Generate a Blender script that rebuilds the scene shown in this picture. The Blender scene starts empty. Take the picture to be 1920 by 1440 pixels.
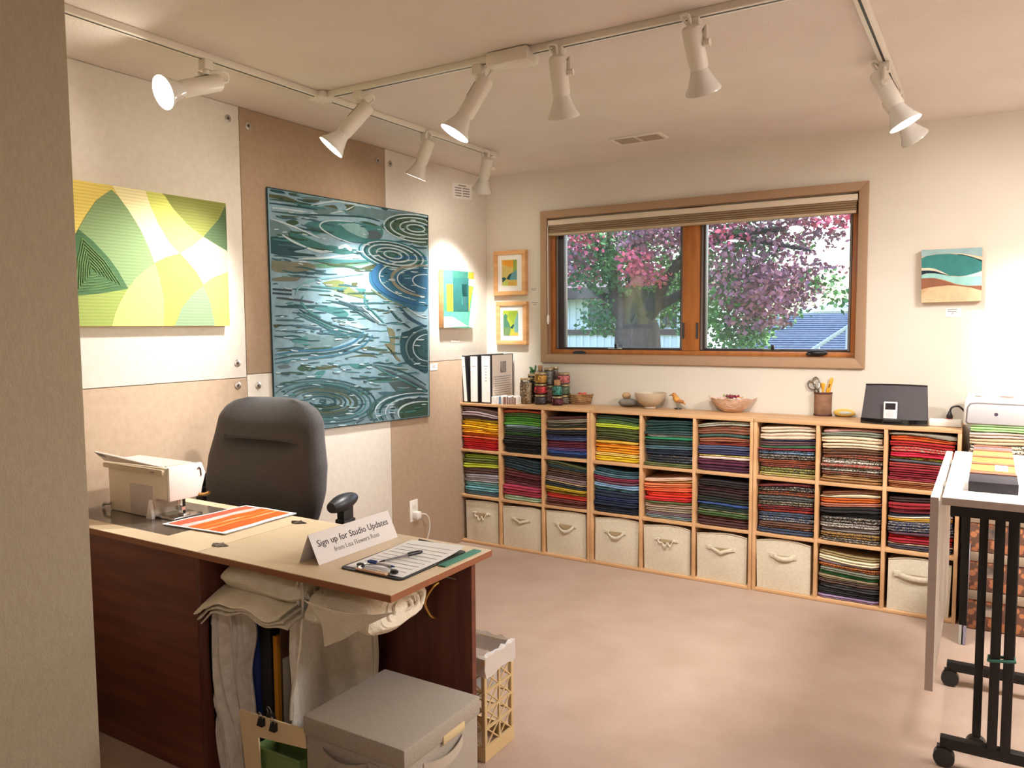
import bpy, bmesh, math, random
from mathutils import Vector, Matrix
import numpy as np

# ------------------------------------------------------------------ camera, world, lights, exposure
SC = bpy.context.scene
COL = SC.collection
F_PX, YAW, PITCH, ROLL = 1466.46, 0.549, 0.0735, -0.0069
CAM = Vector((2.8264, -4.2806, 1.3524))
_f = Vector((-math.sin(YAW)*math.cos(PITCH), math.cos(YAW)*math.cos(PITCH), -math.sin(PITCH)))
_r0 = Vector((math.cos(YAW), math.sin(YAW), 0)); _u0 = _r0.cross(_f)
_r = math.cos(ROLL)*_r0 + math.sin(ROLL)*_u0
_u = -math.sin(ROLL)*_r0 + math.cos(ROLL)*_u0
cd = bpy.data.cameras.new('camera'); cam = bpy.data.objects.new('camera', cd); COL.objects.link(cam)
cd.sensor_width = 36.0; cd.lens = F_PX/1920*36.0; cd.clip_start = .05; cd.clip_end = 200
M = Matrix((( _r.x, _u.x, -_f.x, CAM.x), (_r.y, _u.y, -_f.y, CAM.y), (_r.z, _u.z, -_f.z, CAM.z), (0, 0, 0, 1)))
cam.matrix_world = M
SC.camera = cam

SC.view_settings.view_transform = 'Standard'
SC.view_settings.look = 'None'
SC.view_settings.gamma = 1.0
SC.view_settings.use_curve_mapping = False
SC.view_settings.exposure = 0.86
SC.cycles.use_denoising = True
SC.cycles.max_bounces = 10
SC.cycles.diffuse_bounces = 4
SC.cycles.use_adaptive_sampling = True
SC.cycles.adaptive_threshold = 0.03
SC.cycles.sample_clamp_indirect = 6.0
SC.cycles.caustics_reflective = False
SC.cycles.caustics_refractive = False

wd = bpy.data.worlds.new('World'); SC.world = wd; wd.use_nodes = True
nt = wd.node_tree; nt.nodes.clear()
o_ = nt.nodes.new('ShaderNodeOutputWorld'); bg = nt.nodes.new('ShaderNodeBackground')
sky = nt.nodes.new('ShaderNodeTexSky'); sky.sky_type = 'NISHITA'; sky.sun_disc = False
sky.sun_elevation = math.radians(38); sky.sun_rotation = math.radians(60); sky.air_density = 1.2; sky.dust_density = 2.5
nt.links.new(sky.outputs[0], bg.inputs[0]); bg.inputs[1].default_value = 0.6
nt.links.new(bg.outputs[0], o_.inputs[0])

def add_light(name, kind, loc, energy, color, aim=None, **kw):
    l = bpy.data.lights.new(name, kind); l.energy = energy; l.color = color
    for k, v in kw.items(): setattr(l, k, v)
    ob = bpy.data.objects.new(name, l); COL.objects.link(ob); ob.location = loc
    if aim is not None:
        d = Vector(aim) - Vector(loc); ob.rotation_euler = d.to_track_quat('-Z', 'Y').to_euler()
    return ob
add_light('sun', 'SUN', (3, 8, 9), 5.0, (1.0, .95, .86), aim=(0, 5, 0), angle=math.radians(1.0))
# fill lights added out of view to brighten the room and the hall
WARM = (1.0, .985, .97)
add_light('room_fill_light', 'AREA', (3.75, -1.5, 2.26), 45, WARM, aim=(3.75, -1.5, 0), shape='DISK', size=.6)
add_light('hall_fill_light', 'AREA', (3.3, -4.6, 2.26), 7.0, WARM, aim=(3.3, -4.6, 0), shape='DISK', size=.4)

# ------------------------------------------------------------------ measuring: photo point -> point of a known plane of the room
def PX(px, py, ax, val):
    d = _f + _r*((px-960)/F_PX) + _u*((720-py)/F_PX)
    t = (val - CAM[ax])/d[ax]
    return CAM + d*t

# ------------------------------------------------------------------ materials
def lin(c):
    c = c/255.0
    return c/12.92 if c <= .04045 else ((c+.055)/1.055)**2.4
def rgb(r, g, b, k=1.0): return (min(1, lin(r)*k), min(1, lin(g)*k), min(1, lin(b)*k), 1)
MATS = {}
def mat(name, col=(.8, .8, .8, 1), rough=.6, metal=0, var=None, scale=8, bump=0, bscale=60, stretch=(1, 1, 1), coord='Object',
        wave=None, emis=None, alpha=None, trans=0, spec=None, objcol=False, sheen=0, coat=0, detail=4, vmix=1.0, ior=None):
    """principled + procedural variation: var = second colour mixed in by noise, wave = (scale, distortion) banding"""
    if name in MATS: return MATS[name]
    m = bpy.data.materials.new(name); m.use_nodes = True; n = m.node_tree; b = n.nodes['Principled BSDF']
    b.inputs['Roughness'].default_value = rough; b.inputs['Metallic'].default_value = metal
    if spec is not None: b.inputs['Specular IOR Level'].default_value = spec
    if trans: b.inputs['Transmission Weight'].default_value = trans
    if ior: b.inputs['IOR'].default_value = ior
    if sheen: b.inputs['Sheen Weight'].default_value = sheen
    if coat: b.inputs['Coat Weight'].default_value = coat
    if alpha is not None: b.inputs['Alpha'].default_value = alpha
    tc = n.nodes.new('ShaderNodeTexCoord'); mp = n.nodes.new('ShaderNodeMapping'); mp.inputs['Scale'].default_value = stretch
    n.links.new(tc.outputs[coord], mp.inputs[0])
    src = None
    if objcol:
        oi = n.nodes.new('ShaderNodeObjectInfo'); src = oi.outputs['Color']
    else: b.inputs['Base Color'].default_value = col
    if var is not None or objcol:
        if wave:
            tx = n.nodes.new('ShaderNodeTexWave'); tx.inputs['Scale'].default_value = wave[0]; tx.inputs['Distortion'].default_value = wave[1]
            tx.inputs['Detail'].default_value = 3; tx.inputs['Detail Scale'].default_value = 1.5
            if len(wave) > 2: tx.bands_direction = wave[2]
            fac = tx.outputs['Fac']
        else:
            tx = n.nodes.new('ShaderNodeTexNoise'); tx.inputs['Scale'].default_value = scale; tx.inputs['Detail'].default_value = detail
            fac = tx.outputs['Fac']
        n.links.new(mp.outputs[0], tx.inputs['Vector'])
        rp = n.nodes.new('ShaderNodeMapRange'); rp.inputs['From Min'].default_value = .35; rp.inputs['From Max'].default_value = .65
        rp.inputs['To Max'].default_value = vmix
        n.links.new(fac, rp.inputs['Value'])
        mx = n.nodes.new('ShaderNodeMix'); mx.data_type = 'RGBA'
        if src is not None: n.links.new(src, mx.inputs['A'])
        else: mx.inputs['A'].default_value = col
        if var is not None: mx.inputs['B'].default_value = var
        else:
            mm = n.nodes.new('ShaderNodeMix'); mm.data_type = 'RGBA'; mm.blend_type = 'MULTIPLY'; mm.inputs[0].default_value = 1
            n.links.new(src, mm.inputs['A']); mm.inputs['B'].default_value = (.72, .72, .72, 1); n.links.new(mm.outputs['Result'], mx.inputs['B'])
        n.links.new(rp.outputs[0], mx.inputs[0]); n.links.new(mx.outputs['Result'], b.inputs['Base Color'])
    if bump:
        nz = n.nodes.new('ShaderNodeTexNoise'); nz.inputs['Scale'].default_value = bscale; nz.inputs['Detail'].default_value = 3
        n.links.new(mp.outputs[0], nz.inputs['Vector'])
        bp = n.nodes.new('ShaderNodeBump'); bp.inputs['Strength'].default_value = bump; bp.inputs['Distance'].default_value = .01
        n.links.new(nz.outputs['Fac'], bp.inputs['Height']); n.links.new(bp.outputs[0], b.inputs['Normal'])
    if emis:
        b.inputs['Emission Color'].default_value = emis[0]; b.inputs['Emission Strength'].default_value = emis[1]
    MATS[name] = m
    return m

def glassmat(name, tint=(1, 1, 1, 1), rough=0.0, ior=1.45, haze=0.0):
    m = bpy.data.materials.new(name); m.use_nodes = True; n = m.node_tree; n.nodes.clear()
    o = n.nodes.new('ShaderNodeOutputMaterial'); mx = n.nodes.new('ShaderNodeMixShader'); fr = n.nodes.new('ShaderNodeFresnel')
    tr = n.nodes.new('ShaderNodeBsdfTransparent'); gl = n.nodes.new('ShaderNodeBsdfGlossy'); fr.inputs[0].default_value = ior
    tr.inputs[0].default_value = tint; gl.inputs['Roughness'].default_value = rough
    n.links.new(fr.outputs[0], mx.inputs[0]); n.links.new(tr.outputs[0], mx.inputs[1]); n.links.new(gl.outputs[0], mx.inputs[2])
    last = mx
    if haze:      # thin milky film: stands in for the washed-out glare on the pane
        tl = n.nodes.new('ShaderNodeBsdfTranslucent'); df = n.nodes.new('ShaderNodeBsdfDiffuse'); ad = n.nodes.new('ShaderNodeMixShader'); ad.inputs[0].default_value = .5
        n.links.new(tl.outputs[0], ad.inputs[1]); n.links.new(df.outputs[0], ad.inputs[2]); last = n.nodes.new('ShaderNodeMixShader'); last.inputs[0].default_value = haze
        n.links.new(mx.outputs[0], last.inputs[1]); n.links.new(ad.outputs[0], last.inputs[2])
    n.links.new(last.outputs[0], o.inputs[0]); MATS[name] = m
    return m

WALL = mat('wall_paint', rgb(225, 216, 202), .9, var=rgb(221, 211, 196), scale=3, bump=.12, bscale=240)
CEIL = mat('ceiling_paint', rgb(224, 213, 205), .95, var=rgb(220, 208, 199), scale=4, bump=.25, bscale=160)
HALL = mat('hall_wallpaper', rgb(172, 158, 134), .95, var=rgb(166, 152, 128), scale=120, bump=.3, bscale=300, stretch=(1, 1, .4))
FELT_W = mat('felt_offwhite', rgb(230, 222, 210), .98, var=rgb(225, 216, 203), scale=40, bump=.2, bscale=350)
FELT_T = mat('felt_tan', rgb(178, 153, 129), .98, var=rgb(172, 147, 122), scale=40, bump=.2, bscale=350)
CARPET = mat('carpet', rgb(188, 161, 143), 1.0, var=rgb(181, 153, 134), scale=5, bump=.6, bscale=420, detail=8)
BEECH = mat('beech_laminate', rgb(214, 168, 122), .5, var=rgb(203, 155, 108), wave=(3, 2.5, 'Z'), stretch=(1, 1, .35))
BEECHV = mat('beech_laminate_top', rgb(212, 170, 126), .5, var=rgb(204, 158, 112), wave=(3, 2.5, 'Y'), stretch=(.3, 1, 1))
CHERRY = mat('cherry_veneer', rgb(120, 62, 42), .42, var=rgb(96, 46, 32), scale=3.2, stretch=(1, 1, 9), detail=6)
CHERRYD = mat('cherry_veneer_upright', rgb(104, 52, 36), .45, var=rgb(84, 40, 28), scale=3.2, stretch=(9, 9, 1), detail=6)
DESKTOP = mat('desktop_maple', rgb(218, 194, 162), .4, var=rgb(212, 187, 154), scale=3, stretch=(1, 8, 1), bump=.05, bscale=150)
WHITEM = mat('white_enamel', rgb(232, 224, 212), .35)
WHITEP = mat('white_plastic', rgb(236, 230, 222), .4)
BLACKM = mat('black_metal', rgb(24, 22, 22), .45, spec=.4)
BLACKP = mat('black_plastic', rgb(30, 28, 29), .4)
DKGREY = mat('dark_grey', rgb(66, 60, 58), .6)
CHROME = mat('chrome', rgb(200, 198, 195), .22, metal=1)
GOLD = mat('brass', rgb(214, 170, 96), .25, metal=1)
PAPER = mat('paper', rgb(240, 236, 232), .85)
INK = mat('print_ink', rgb(60, 56, 56), .8)
INKG = mat('print_ink_grey', rgb(140, 134, 130), .8)
WOODF = mat('frame_wood', rgb(224, 172, 116), .45, var=rgb(208, 152, 96), scale=6, stretch=(1, 1, 6))
WINWOOD = mat('window_fir', rgb(186, 116, 56), .4, var=rgb(166, 98, 44), scale=5, stretch=(6, 6, 1))
CASING = mat('window_casing_paint', rgb(170, 136, 106), .7)
CHAIRF = mat('chair_fabric', rgb(78, 72, 72), .95, var=rgb(64, 59, 59), scale=220, bump=.3, bscale=400, sheen=.15)
CANVAS = mat('bin_canvas', rgb(214, 201, 178), .95, var=rgb(205, 191, 166), scale=90, bump=.2, bscale=300)
TOTE = mat('tote_canvas', rgb(232, 220, 202), .95, var=rgb(222, 208, 188), scale=60, bump=.25, bscale=200)
BATTING = mat('batting', rgb(240, 230, 210), 1.0, var=rgb(232, 218, 194), scale=25, bump=.4, bscale=120)
CLOTH = mat('folded_cloth', objcol=True, rough=.95, scale=30, bump=.3, bscale=140, stretch=(.5, 1, 2), vmix=.7)
CLOTHP = None
GREYBOX = mat('grey_box_fabric', rgb(176, 164, 150), .9, var=rgb(166, 154, 140), scale=200, bump=.3, bscale=400)
CRATE = mat('crate_plastic', rgb(206, 176, 128), .5)
GLASS = glassmat('window_glass', (.93, .97, 1, 1), haze=.018)
JARGLASS = glassmat('jar_glass', (.93, .95, .94, 1), .05)
BAGP = mat('thin_clear_plastic', rgb(240, 238, 238), .25, alpha=.5, coat=.5)

def cloth_print(name, c2, scale):
    m = bpy.data.materials.new(name); m.use_nodes = True; n = m.node_tree; b = n.nodes['Principled BSDF']; b.inputs['Roughness'].default_value = .95
    tc = n.nodes.new('ShaderNodeTexCoord'); vo = n.nodes.new('ShaderNodeTexVoronoi'); vo.inputs['Scale'].default_value = scale
    n.links.new(tc.outputs['Object'], vo.inputs['Vector'])
    cr = n.nodes.new('ShaderNodeMapRange'); cr.inputs['From Min'].default_value = .38; cr.inputs['From Max'].default_value = .5
    n.links.new(vo.outputs['Distance'], cr.inputs['Value'])
    oi = n.nodes.new('ShaderNodeObjectInfo'); mx = n.nodes.new('ShaderNodeMix'); mx.data_type = 'RGBA'
    n.links.new(cr.outputs[0], mx.inputs[0]); mx.inputs['A'].default_value = c2; n.links.new(oi.outputs['Color'], mx.inputs['B'])
    n.links.new(mx.outputs['Result'], b.inputs['Base Color'])
    MATS[name] = m
    return m
PRINT_L = cloth_print('cloth_light_print', rgb(156, 142, 126), 150)
PRINT_D = cloth_print('cloth_dark_print', rgb(62, 52, 48), 140)
PRINT_R = cloth_print('cloth_rust_print', rgb(160, 84, 52), 110)
FLORAL = cloth_print('floral_paper', rgb(176, 112, 74), 34)
PLASTICWRAP = mat('wrapped_cloth', objcol=True, rough=.18, scale=30, bump=.7, bscale=60, coat=1.0)

# ------------------------------------------------------------------ mesh building
class MB:
    def __init__(s): s.v = []; s.f = []
    def add(s, vs, fs):
        o = len(s.v); s.v += [tuple(p) for p in vs]; s.f += [tuple(i+o for i in f) for f in fs]; return s
    def box(s, x0, x1, y0, y1, z0, z1):
        return s.add([(x0,y0,z0),(x1,y0,z0),(x1,y1,z0),(x0,y1,z0),(x0,y0,z1),(x1,y0,z1),(x1,y1,z1),(x0,y1,z1)],
                     [(0,3,2,1),(4,5,6,7),(0,1,5,4),(1,2,6,5),(2,3,7,6),(3,0,4,7)])
    def prism(s, poly, off):
        n = len(poly); off = Vector(off); a = [Vector(p) for p in poly]; b = [p+off for p in a]
        nrm = Vector((0, 0, 0))
        for i in range(n): nrm += a[i].cross(a[(i+1) % n])
        if nrm.dot(off) > 0: a.reverse(); b.reverse()
        return s.add(a+b, [tuple(range(n)), tuple(range(2*n-1, n-1, -1))] + [(i, i+n, (i+1) % n+n, (i+1) % n) for i in range(n)])
    def cyl(s, p0, p1, r0, r1=None, n=16, caps=True):
        r1 = r0 if r1 is None else r1
        p0 = Vector(p0); p1 = Vector(p1); d = (p1-p0).normalized(); a = d.orthogonal().normalized(); b = d.cross(a)
        vs = []
        for p, r in ((p0, r0), (p1, r1)):
            for i in range(n):
                t = 2*math.pi*i/n; vs.append(p + a*(r*math.cos(t)) + b*(r*math.sin(t)))
        fs = [(i, (i+1) % n, (i+1) % n+n, i+n) for i in range(n)]
        if caps: fs += [tuple(range(n-1, -1, -1)), tuple(range(n, 2*n))]
        return s.add(vs, fs)
    def rings(s, rings, caps=True, closed=True):
        n = len(rings[0]); vs = [p for r in rings for p in r]; fs = []
        for k in range(len(rings)-1):
            for i in range(n if closed else n-1):
                j = (i+1) % n; fs.append((k*n+i, k*n+j, (k+1)*n+j, (k+1)*n+i))
        if caps and closed: fs += [tuple(range(n-1, -1, -1)), tuple(range((len(rings)-1)*n, len(rings)*n))]
        return s.add(vs, fs)
    def lathe(s, prof, c=(0, 0, 0), n=20, axis=None, caps=True):
        c = Vector(c); d = Vector(axis or (0, 0, 1)).normalized(); a = d.orthogonal().normalized(); b = d.cross(a)
        R = [[c + d*h + a*(r*math.cos(2*math.pi*i/n)) + b*(r*math.sin(2*math.pi*i/n)) for i in range(n)] for r, h in prof]
        return s.rings(R, caps)
    def tube(s, path, r, n=8):
        path = [Vector(p) for p in path]; R = []; up = None
        for i, p in enumerate(path):
            t = (path[min(i+1, len(path)-1)] - path[max(i-1, 0)]).normalized()
            if up is None: up = t.orthogonal().normalized()
            up = (up - t*up.dot(t)).normalized(); b = t.cross(up); rr = r[i] if isinstance(r, (list, tuple)) else r
            R.append([p + up*(rr*math.cos(2*math.pi*k/n)) + b*(rr*math.sin(2*math.pi*k/n)) for k in range(n)])
        return s.rings(R)
    def grid(s, fn, nu, nv):
        vs = [fn(i/nu, j/nv) for j in range(nv+1) for i in range(nu+1)]
        return s.add(vs, [(j*(nu+1)+i, j*(nu+1)+i+1, (j+1)*(nu+1)+i+1, (j+1)*(nu+1)+i) for j in range(nv) for i in range(nu)])
    def ellipsoid(s, c, r, nu=14, nv=9, fn=None):
        R = []
        for j in range(1, nv):
            ph = math.pi*j/nv; ring = []
            for i in range(nu):
                t = 2*math.pi*i/nu; k = fn(t, ph) if fn else 1
                ring.append((c[0]+k*r[0]*math.sin(ph)*math.cos(t), c[1]+k*r[1]*math.sin(ph)*math.sin(t), c[2]-k*r[2]*math.cos(ph)))
            R.append(ring)
        return s.rings(R)

ROOT = {}
def finish(me, bevel=0, smooth=False, seg=2):
    if bevel or smooth:
        bm = bmesh.new(); bm.from_mesh(me)
        if bevel:
            es = [e for e in bm.edges if len(e.link_faces) == 2 and e.calc_face_angle(0) > .5]
            bmesh.ops.bevel(bm, geom=es, offset=bevel, segments=seg, profile=.5, affect='EDGES', clamp_overlap=True)
        if smooth or bevel:
            for f in bm.faces: f.smooth = True
            for e in bm.edges:
                if len(e.link_faces) == 2 and e.calc_face_angle(0) > .7: e.smooth = False
        bm.to_mesh(me); bm.free()
def obj(name, mb, m, parent=None, smooth=False, bevel=0, world=True, seg=2, color=None):
    """one mesh object; mb in world metres (world=True) is shifted into its root's frame"""
    root = ROOT.get(parent.name, parent) if parent is not None else None
    off = root.location if (root is not None and world) else Vector((0, 0, 0))
    if isinstance(mb, MB):
        me = bpy.data.meshes.new(name)
        me.from_pydata([(p[0]-off.x, p[1]-off.y, p[2]-off.z) for p in mb.v], [], mb.f); me.validate(); me.update()
        finish(me, bevel, smooth, seg); me.materials.append(m)
    else: me = mb
    o = bpy.data.objects.new(name, me); COL.objects.link(o)
    if parent is not None: o.parent = parent; ROOT[o.name] = root
    if color: o.color = color
    return o
def tag(o, label, cat, group=None):
    o['label'] = label; o['category'] = cat
    if group: o['group'] = group
    return o
def thing(name, label, cat, loc=(0, 0, 0), rotz=0, group=None):
    o = bpy.data.objects.new(name, None); COL.objects.link(o); o.location = loc; o.rotation_euler = (0, 0, rotz); o.empty_display_size = .05
    return tag(o, label, cat, group)
def struct(name, mb, m, parent=None, **k):
    o = obj(name, mb, m, parent, **k)
    if parent is None: o['kind'] = 'structure'
    return o
def origin_base(o):
    """move a single-mesh thing's origin to the middle of its base"""
    vs = [v.co.copy() for v in o.data.vertices]
    c = Vector(((min(v.x for v in vs)+max(v.x for v in vs))/2, (min(v.y for v in vs)+max(v.y for v in vs))/2, min(v.z for v in vs)))
    o.data.transform(Matrix.Translation(-c)); o.location = o.location + c
    return o
def text(body, size, m, parent, origin, xdir, ydir, name='lettering', align='LEFT', off=.0004):
    cu = bpy.data.curves.new(name, 'FONT'); cu.body = body; cu.size = size; cu.align_x = align; cu.resolution_u = 2; cu.extrude = .0002
    t = bpy.data.objects.new(name, cu); COL.objects.link(t)
    me = bpy.data.meshes.new_from_object(t.evaluated_get(bpy.context.evaluated_depsgraph_get()))
    bpy.data.objects.remove(t); bpy.data.curves.remove(cu)
    x = Vector(xdir).normalized(); y = Vector(ydir).normalized(); z = x.cross(y)
    root = ROOT.get(parent.name, parent); p = Vector(origin) - root.location + z*off
    me.transform(Matrix(((x.x, y.x, z.x, p.x), (x.y, y.y, z.y, p.y), (x.z, y.z, z.z, p.z), (0, 0, 0, 1))))
    me.materials.clear(); me.materials.append(m); me.name = name
    return obj(name, me, m, parent)
def catmull(pts, k=6):
    pts = [Vector(p) for p in pts]
    if len(pts) < 3: return [pts[0].lerp(pts[-1], i/k) for i in range(k+1)]
    out = []
    for i in range(len(pts)-1):
        p0 = pts[max(i-1, 0)]; p1 = pts[i]; p2 = pts[i+1]; p3 = pts[min(i+2, len(pts)-1)]
        for j in range(k):
            t = j/k
            out.append(.5*((2*p1) + (p2-p0)*t + (2*p0-5*p1+4*p2-p3)*t*t + (3*p1-p0-3*p2+p3)*t**3))
    out.append(pts[-1]); return out
rnd = random.Random(7)

# ------------------------------------------------------------------ room shell
H = 2.309
XR, YF = 4.6, -6.2           # far right wall and the wall behind the camera
HX0, HX1, HZ0, HZ1 = .475, 2.245, 1.178, 2.012   # window opening
struct('floor', MB().box(-.15, XR, YF, .15, -.12, 0), CARPET)
struct('ceiling', MB().box(-.15, XR, YF, .15, H, H+.12), CEIL)
wb = MB()
wb.box(-.15, HX0, 0, .15, 0, H).box(HX1, XR, 0, .15, 0, H).box(HX0, HX1, 0, .15, 0, HZ0).box(HX0, HX1, 0, .15, HZ1, H)
struct('wall_back', wb, WALL)
struct('wall_right', MB().box(XR, XR+.12, YF, .15, 0, H), WALL)
struct('wall_front', MB().box(-.15, XR+.12, YF-.12, YF, 0, H), WALL)
wl = struct('wall_left', MB().box(-.15, 0, YF, 0, 0, H), WALL)
e = PX(165, 900, 1, -3.2)
struct('wall_partition', MB().box(0, e.x, YF, -3.2, 0, H), HALL, bevel=.006)
# felt covered pin-up panels on the left wall, each with its washers
PT = .02
def panel(y0, y1, z0, z1, m, washers):
    p = obj('panel', MB().box(0, PT, y0+.0012, y1-.0012, z0+.0012, z1-.0012), m, wl, bevel=.003)
    p['label'] = ('off-white' if m is FELT_W else 'tan') + ' felt covered wall panel'
    for wx, wy in washers:
        c = PX(wx, wy, 0, PT)
        w = obj('washer', MB().lathe([(.016, 0), (.016, .0025), (.011, .004), (.004, .003)], (PT, c.y, c.z), 14, axis=(1, 0, 0)), CHROME, p, smooth=True)
        obj('screw', MB().lathe([(.006, 0), (.006, .005), (.003, .006)], (PT, c.y, c.z), 8, axis=(1, 0, 0)), DKGREY, p)
YJ1, YJ2, ZJ = -1.942, -.985, 1.135
panel(-3.2, YJ1, ZJ, H, FELT_W, [(427, 222), (445, 681)])
panel(YJ1, YJ2, 1.148, H, FELT_T, [(465, 236), (708, 301)])
panel(YJ2, 0, 1.148, H, FELT_W, [(731, 307)])
panel(-3.2, YJ1, 0, ZJ, FELT_T, [(446, 723)])
panel(YJ1, YJ2+.01, 0, 1.148, FELT_W, [(484, 723)])
panel(YJ2+.01, 0, 0, 1.148, FELT_T, [])

# ------------------------------------------------------------------ window
win = bpy.data.objects.new('window_1', None); COL.objects.link(win); win.location = ((HX0+HX1)/2, 0, HZ0); win['kind'] = 'structure'
cw = .045
def casing(poly): obj('casing', MB().prism(poly, (0, -.02, 0)), CASING, win, bevel=.002)
ox0, ox1, oz0, oz1 = HX0-cw, HX1+cw, HZ0-cw-.005, HZ1+cw
casing([(ox0, 0, oz1), (ox1, 0, oz1), (HX1, 0, HZ1), (HX0, 0, HZ1)])
casing([(ox0, 0, oz0), (ox1, 0, oz0), (HX1, 0, HZ0), (HX0, 0, HZ0)])
casing([(ox0, 0, oz0), (ox0, 0, oz1), (HX0, 0, HZ1), (HX0, 0, HZ0)])
casing([(ox1, 0, oz0), (ox1, 0, oz1), (HX1, 0, HZ1), (HX1, 0, HZ0)])
j = MB().box(HX0-.004, HX0+.004, 0, .14, HZ0, HZ1).box(HX1-.004, HX1+.004, 0, .14, HZ0, HZ1).box(HX0, HX1, 0, .14, HZ0-.004, HZ0+.004).box(HX0, HX1, 0, .14, HZ1-.004, HZ1+.004)
obj('jamb_lining', j, CASING, win)
GY = .075
gl1, gr1 = PX(1061, 550, 1, GY).x, PX(1278, 550, 1, GY).x
gl2, gr2 = PX(1325, 550, 1, GY).x, PX(1594, 550, 1, GY).x
gz0 = PX(1450, 654, 1, GY).z; gz1 = HZ1-.03
ml, mr = PX(1280, 550, 1, .03).x, PX(1311, 550, 1, .03).x
fr = MB().box(HX0+.004, HX1-.004, .03, .12, HZ0+.004, HZ0+.03).box(HX0+.004, HX0+.03, .03, .12, HZ0+.03, HZ1-.004).box(HX1-.03, HX1-.004, .03, .12, HZ0+.03, HZ1-.004)
obj('window_frame', fr, WINWOOD, win, bevel=.002)
obj('mullion', MB().box(ml, mr, .025, .12, HZ0+.03, HZ1-.004), WINWOOD, win, bevel=.003)
for k, (a, b, L, Rr) in enumerate(((gl1, gr1, HX0+.03, ml), (gl2, gr2, mr, HX1-.03))):
    s = MB().box(L, a, .05, .10, HZ0+.03, HZ1-.004).box(b, Rr, .05, .10, HZ0+.03, HZ1-.004).box(a, b, .05, .10, HZ0+.03, gz0)
    sash = obj('sash', s, mat('sash_dark', rgb(56, 46, 44), .5), win, bevel=.0015)
    obj('sash_liner', MB().box(L+.005, L+.016, .044, .05, HZ0+.035, HZ1-.01).box(Rr-.016, Rr-.005, .044, .05, HZ0+.035, HZ1-.01), mat('liner_grey', rgb(120, 112, 108), .5), sash)
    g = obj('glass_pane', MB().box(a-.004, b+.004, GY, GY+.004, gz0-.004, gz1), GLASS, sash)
    mx_ = (a+b)/2-.02 if k == 0 else (a+b)/2
    obj('latch', MB().box(mx_-.008, mx_+.008, .035, .05, gz0-.006, gz0+.022), BLACKP, sash, bevel=.002)
    obj('latch_plate', MB().box(mx_-.05, mx_+.04, .042, .05, gz0-.008, gz0-.002), CHROME, sash)
for px in (1086, 1532):
    c = PX(px, 663, 1, .02); hw = .045
    h = obj('crank_handle', MB().ellipsoid((c.x, .02, c.z+.003), (hw*(1 if px < 1200 else 1.15), .02, .016), 14, 8), BLACKP, win, smooth=True)
    obj('crank_knob', MB().ellipsoid((c.x-hw*.9 if px > 1200 else c.x+hw*.6, .012, c.z-.003), (.014, .012, .009), 10, 6), BLACKP, h, smooth=True)
for px in (1282, 1308):
    c = PX(px, 620, 1, .03); obj('screen_clip', MB().box(c.x-.006, c.x+.006, .018, .03, c.z-.045, c.z+.045), DKGREY, win)
# folded cellular blind under the head of the window
bl = thing('window_blind', 'beige cellular blind drawn up under the head of the window', 'blind', ((HX0+HX1)/2, .012, 1.925))
zt = HZ1-.012
obj('head_rail', MB().box(HX0+.005, HX1-.005, -.014, .03, zt-.032, zt), mat('blind_rail', rgb(226, 208, 186), .6), bl, bevel=.003)
for i in range(4):
    z = zt-.032-.012*(i+1)
    obj('blind_cell', MB().prism([(HX0+.012, -.020, z+.006), (HX0+.012, .004, z+.012), (HX0+.012, .028, z+.006), (HX0+.012, .004, z)], (HX1-HX0-.024, 0, 0)), mat('blind_cloth', rgb(206, 182, 152), .9), bl)
obj('bottom_rail', MB().box(HX0+.012, HX1-.012, -.016, .026, zt-.094, zt-.080), mat('blind_rail2', rgb(196, 172, 142), .6), bl, bevel=.002)
ct, cb = PX(1027, 420, 1, -.024), PX(1028, 590, 1, -.024)
cord = obj('pull_cord', MB().tube([(HX0+.012, -.012, zt-.02), (ct.x, -.026, ct.z-.02), (cb.x, -.026, cb.z)], .0022, 6), WHITEP, bl)
obj('cord_tassel', MB().lathe([(.003, 0), (.009, -.012), (.009, -.045), (.004, -.06)], (cb.x, -.026, cb.z), 10), WHITEP, bl, smooth=True)

# ------------------------------------------------------------------ outdoors
GZ = -1.2
ground = obj('lawn', MB().box(-16, 16, .6, 30, GZ-.2, GZ), mat('lawn_green', rgb(96, 116, 70), 1, var=rgb(120, 130, 84), scale=3), None)
ground['kind'] = 'structure'
BARK = mat('bark', rgb(60, 55, 57), .95, var=rgb(40, 37, 40), scale=14, stretch=(1, 1, .25), bump=.5, bscale=40)
def leafmat(n, a, b):
    m = mat(n, a, .7, var=b, scale=2.2, coord='Object'); return m
LG = leafmat('leaf_green', rgb(84, 132, 66), rgb(46, 92, 58)); LR = leafmat('leaf_red', rgb(206, 84, 104), rgb(150, 70, 104)); LP = leafmat('leaf_plum', rgb(152, 92, 110), rgb(108, 80, 98))
def leaves(mb, c, r, n, size, R):
    for _ in range(n):
        d = Vector((R.gauss(0, 1), R.gauss(0, 1), R.gauss(0, 1)))
        d = d.normalized()*(R.random()**.45); p = Vector(c) + Vector((d.x*r[0], d.y*r[1], d.z*r[2]))
        a = Vector((R.gauss(0, 1), R.gauss(0, 1), R.gauss(0, .7))).normalized(); b = a.orthogonal().normalized()
        q = a.cross(b); t = R.random()*6.28; b = b*math.cos(t)+q*math.sin(t); s = size*R.uniform(.6, 1.3)
        mb.add([p, p+a*s*.5+b*s*.38, p+a*s*1.1, p+a*s*.5-b*s*.38], [(0, 1, 2, 3)])
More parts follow.
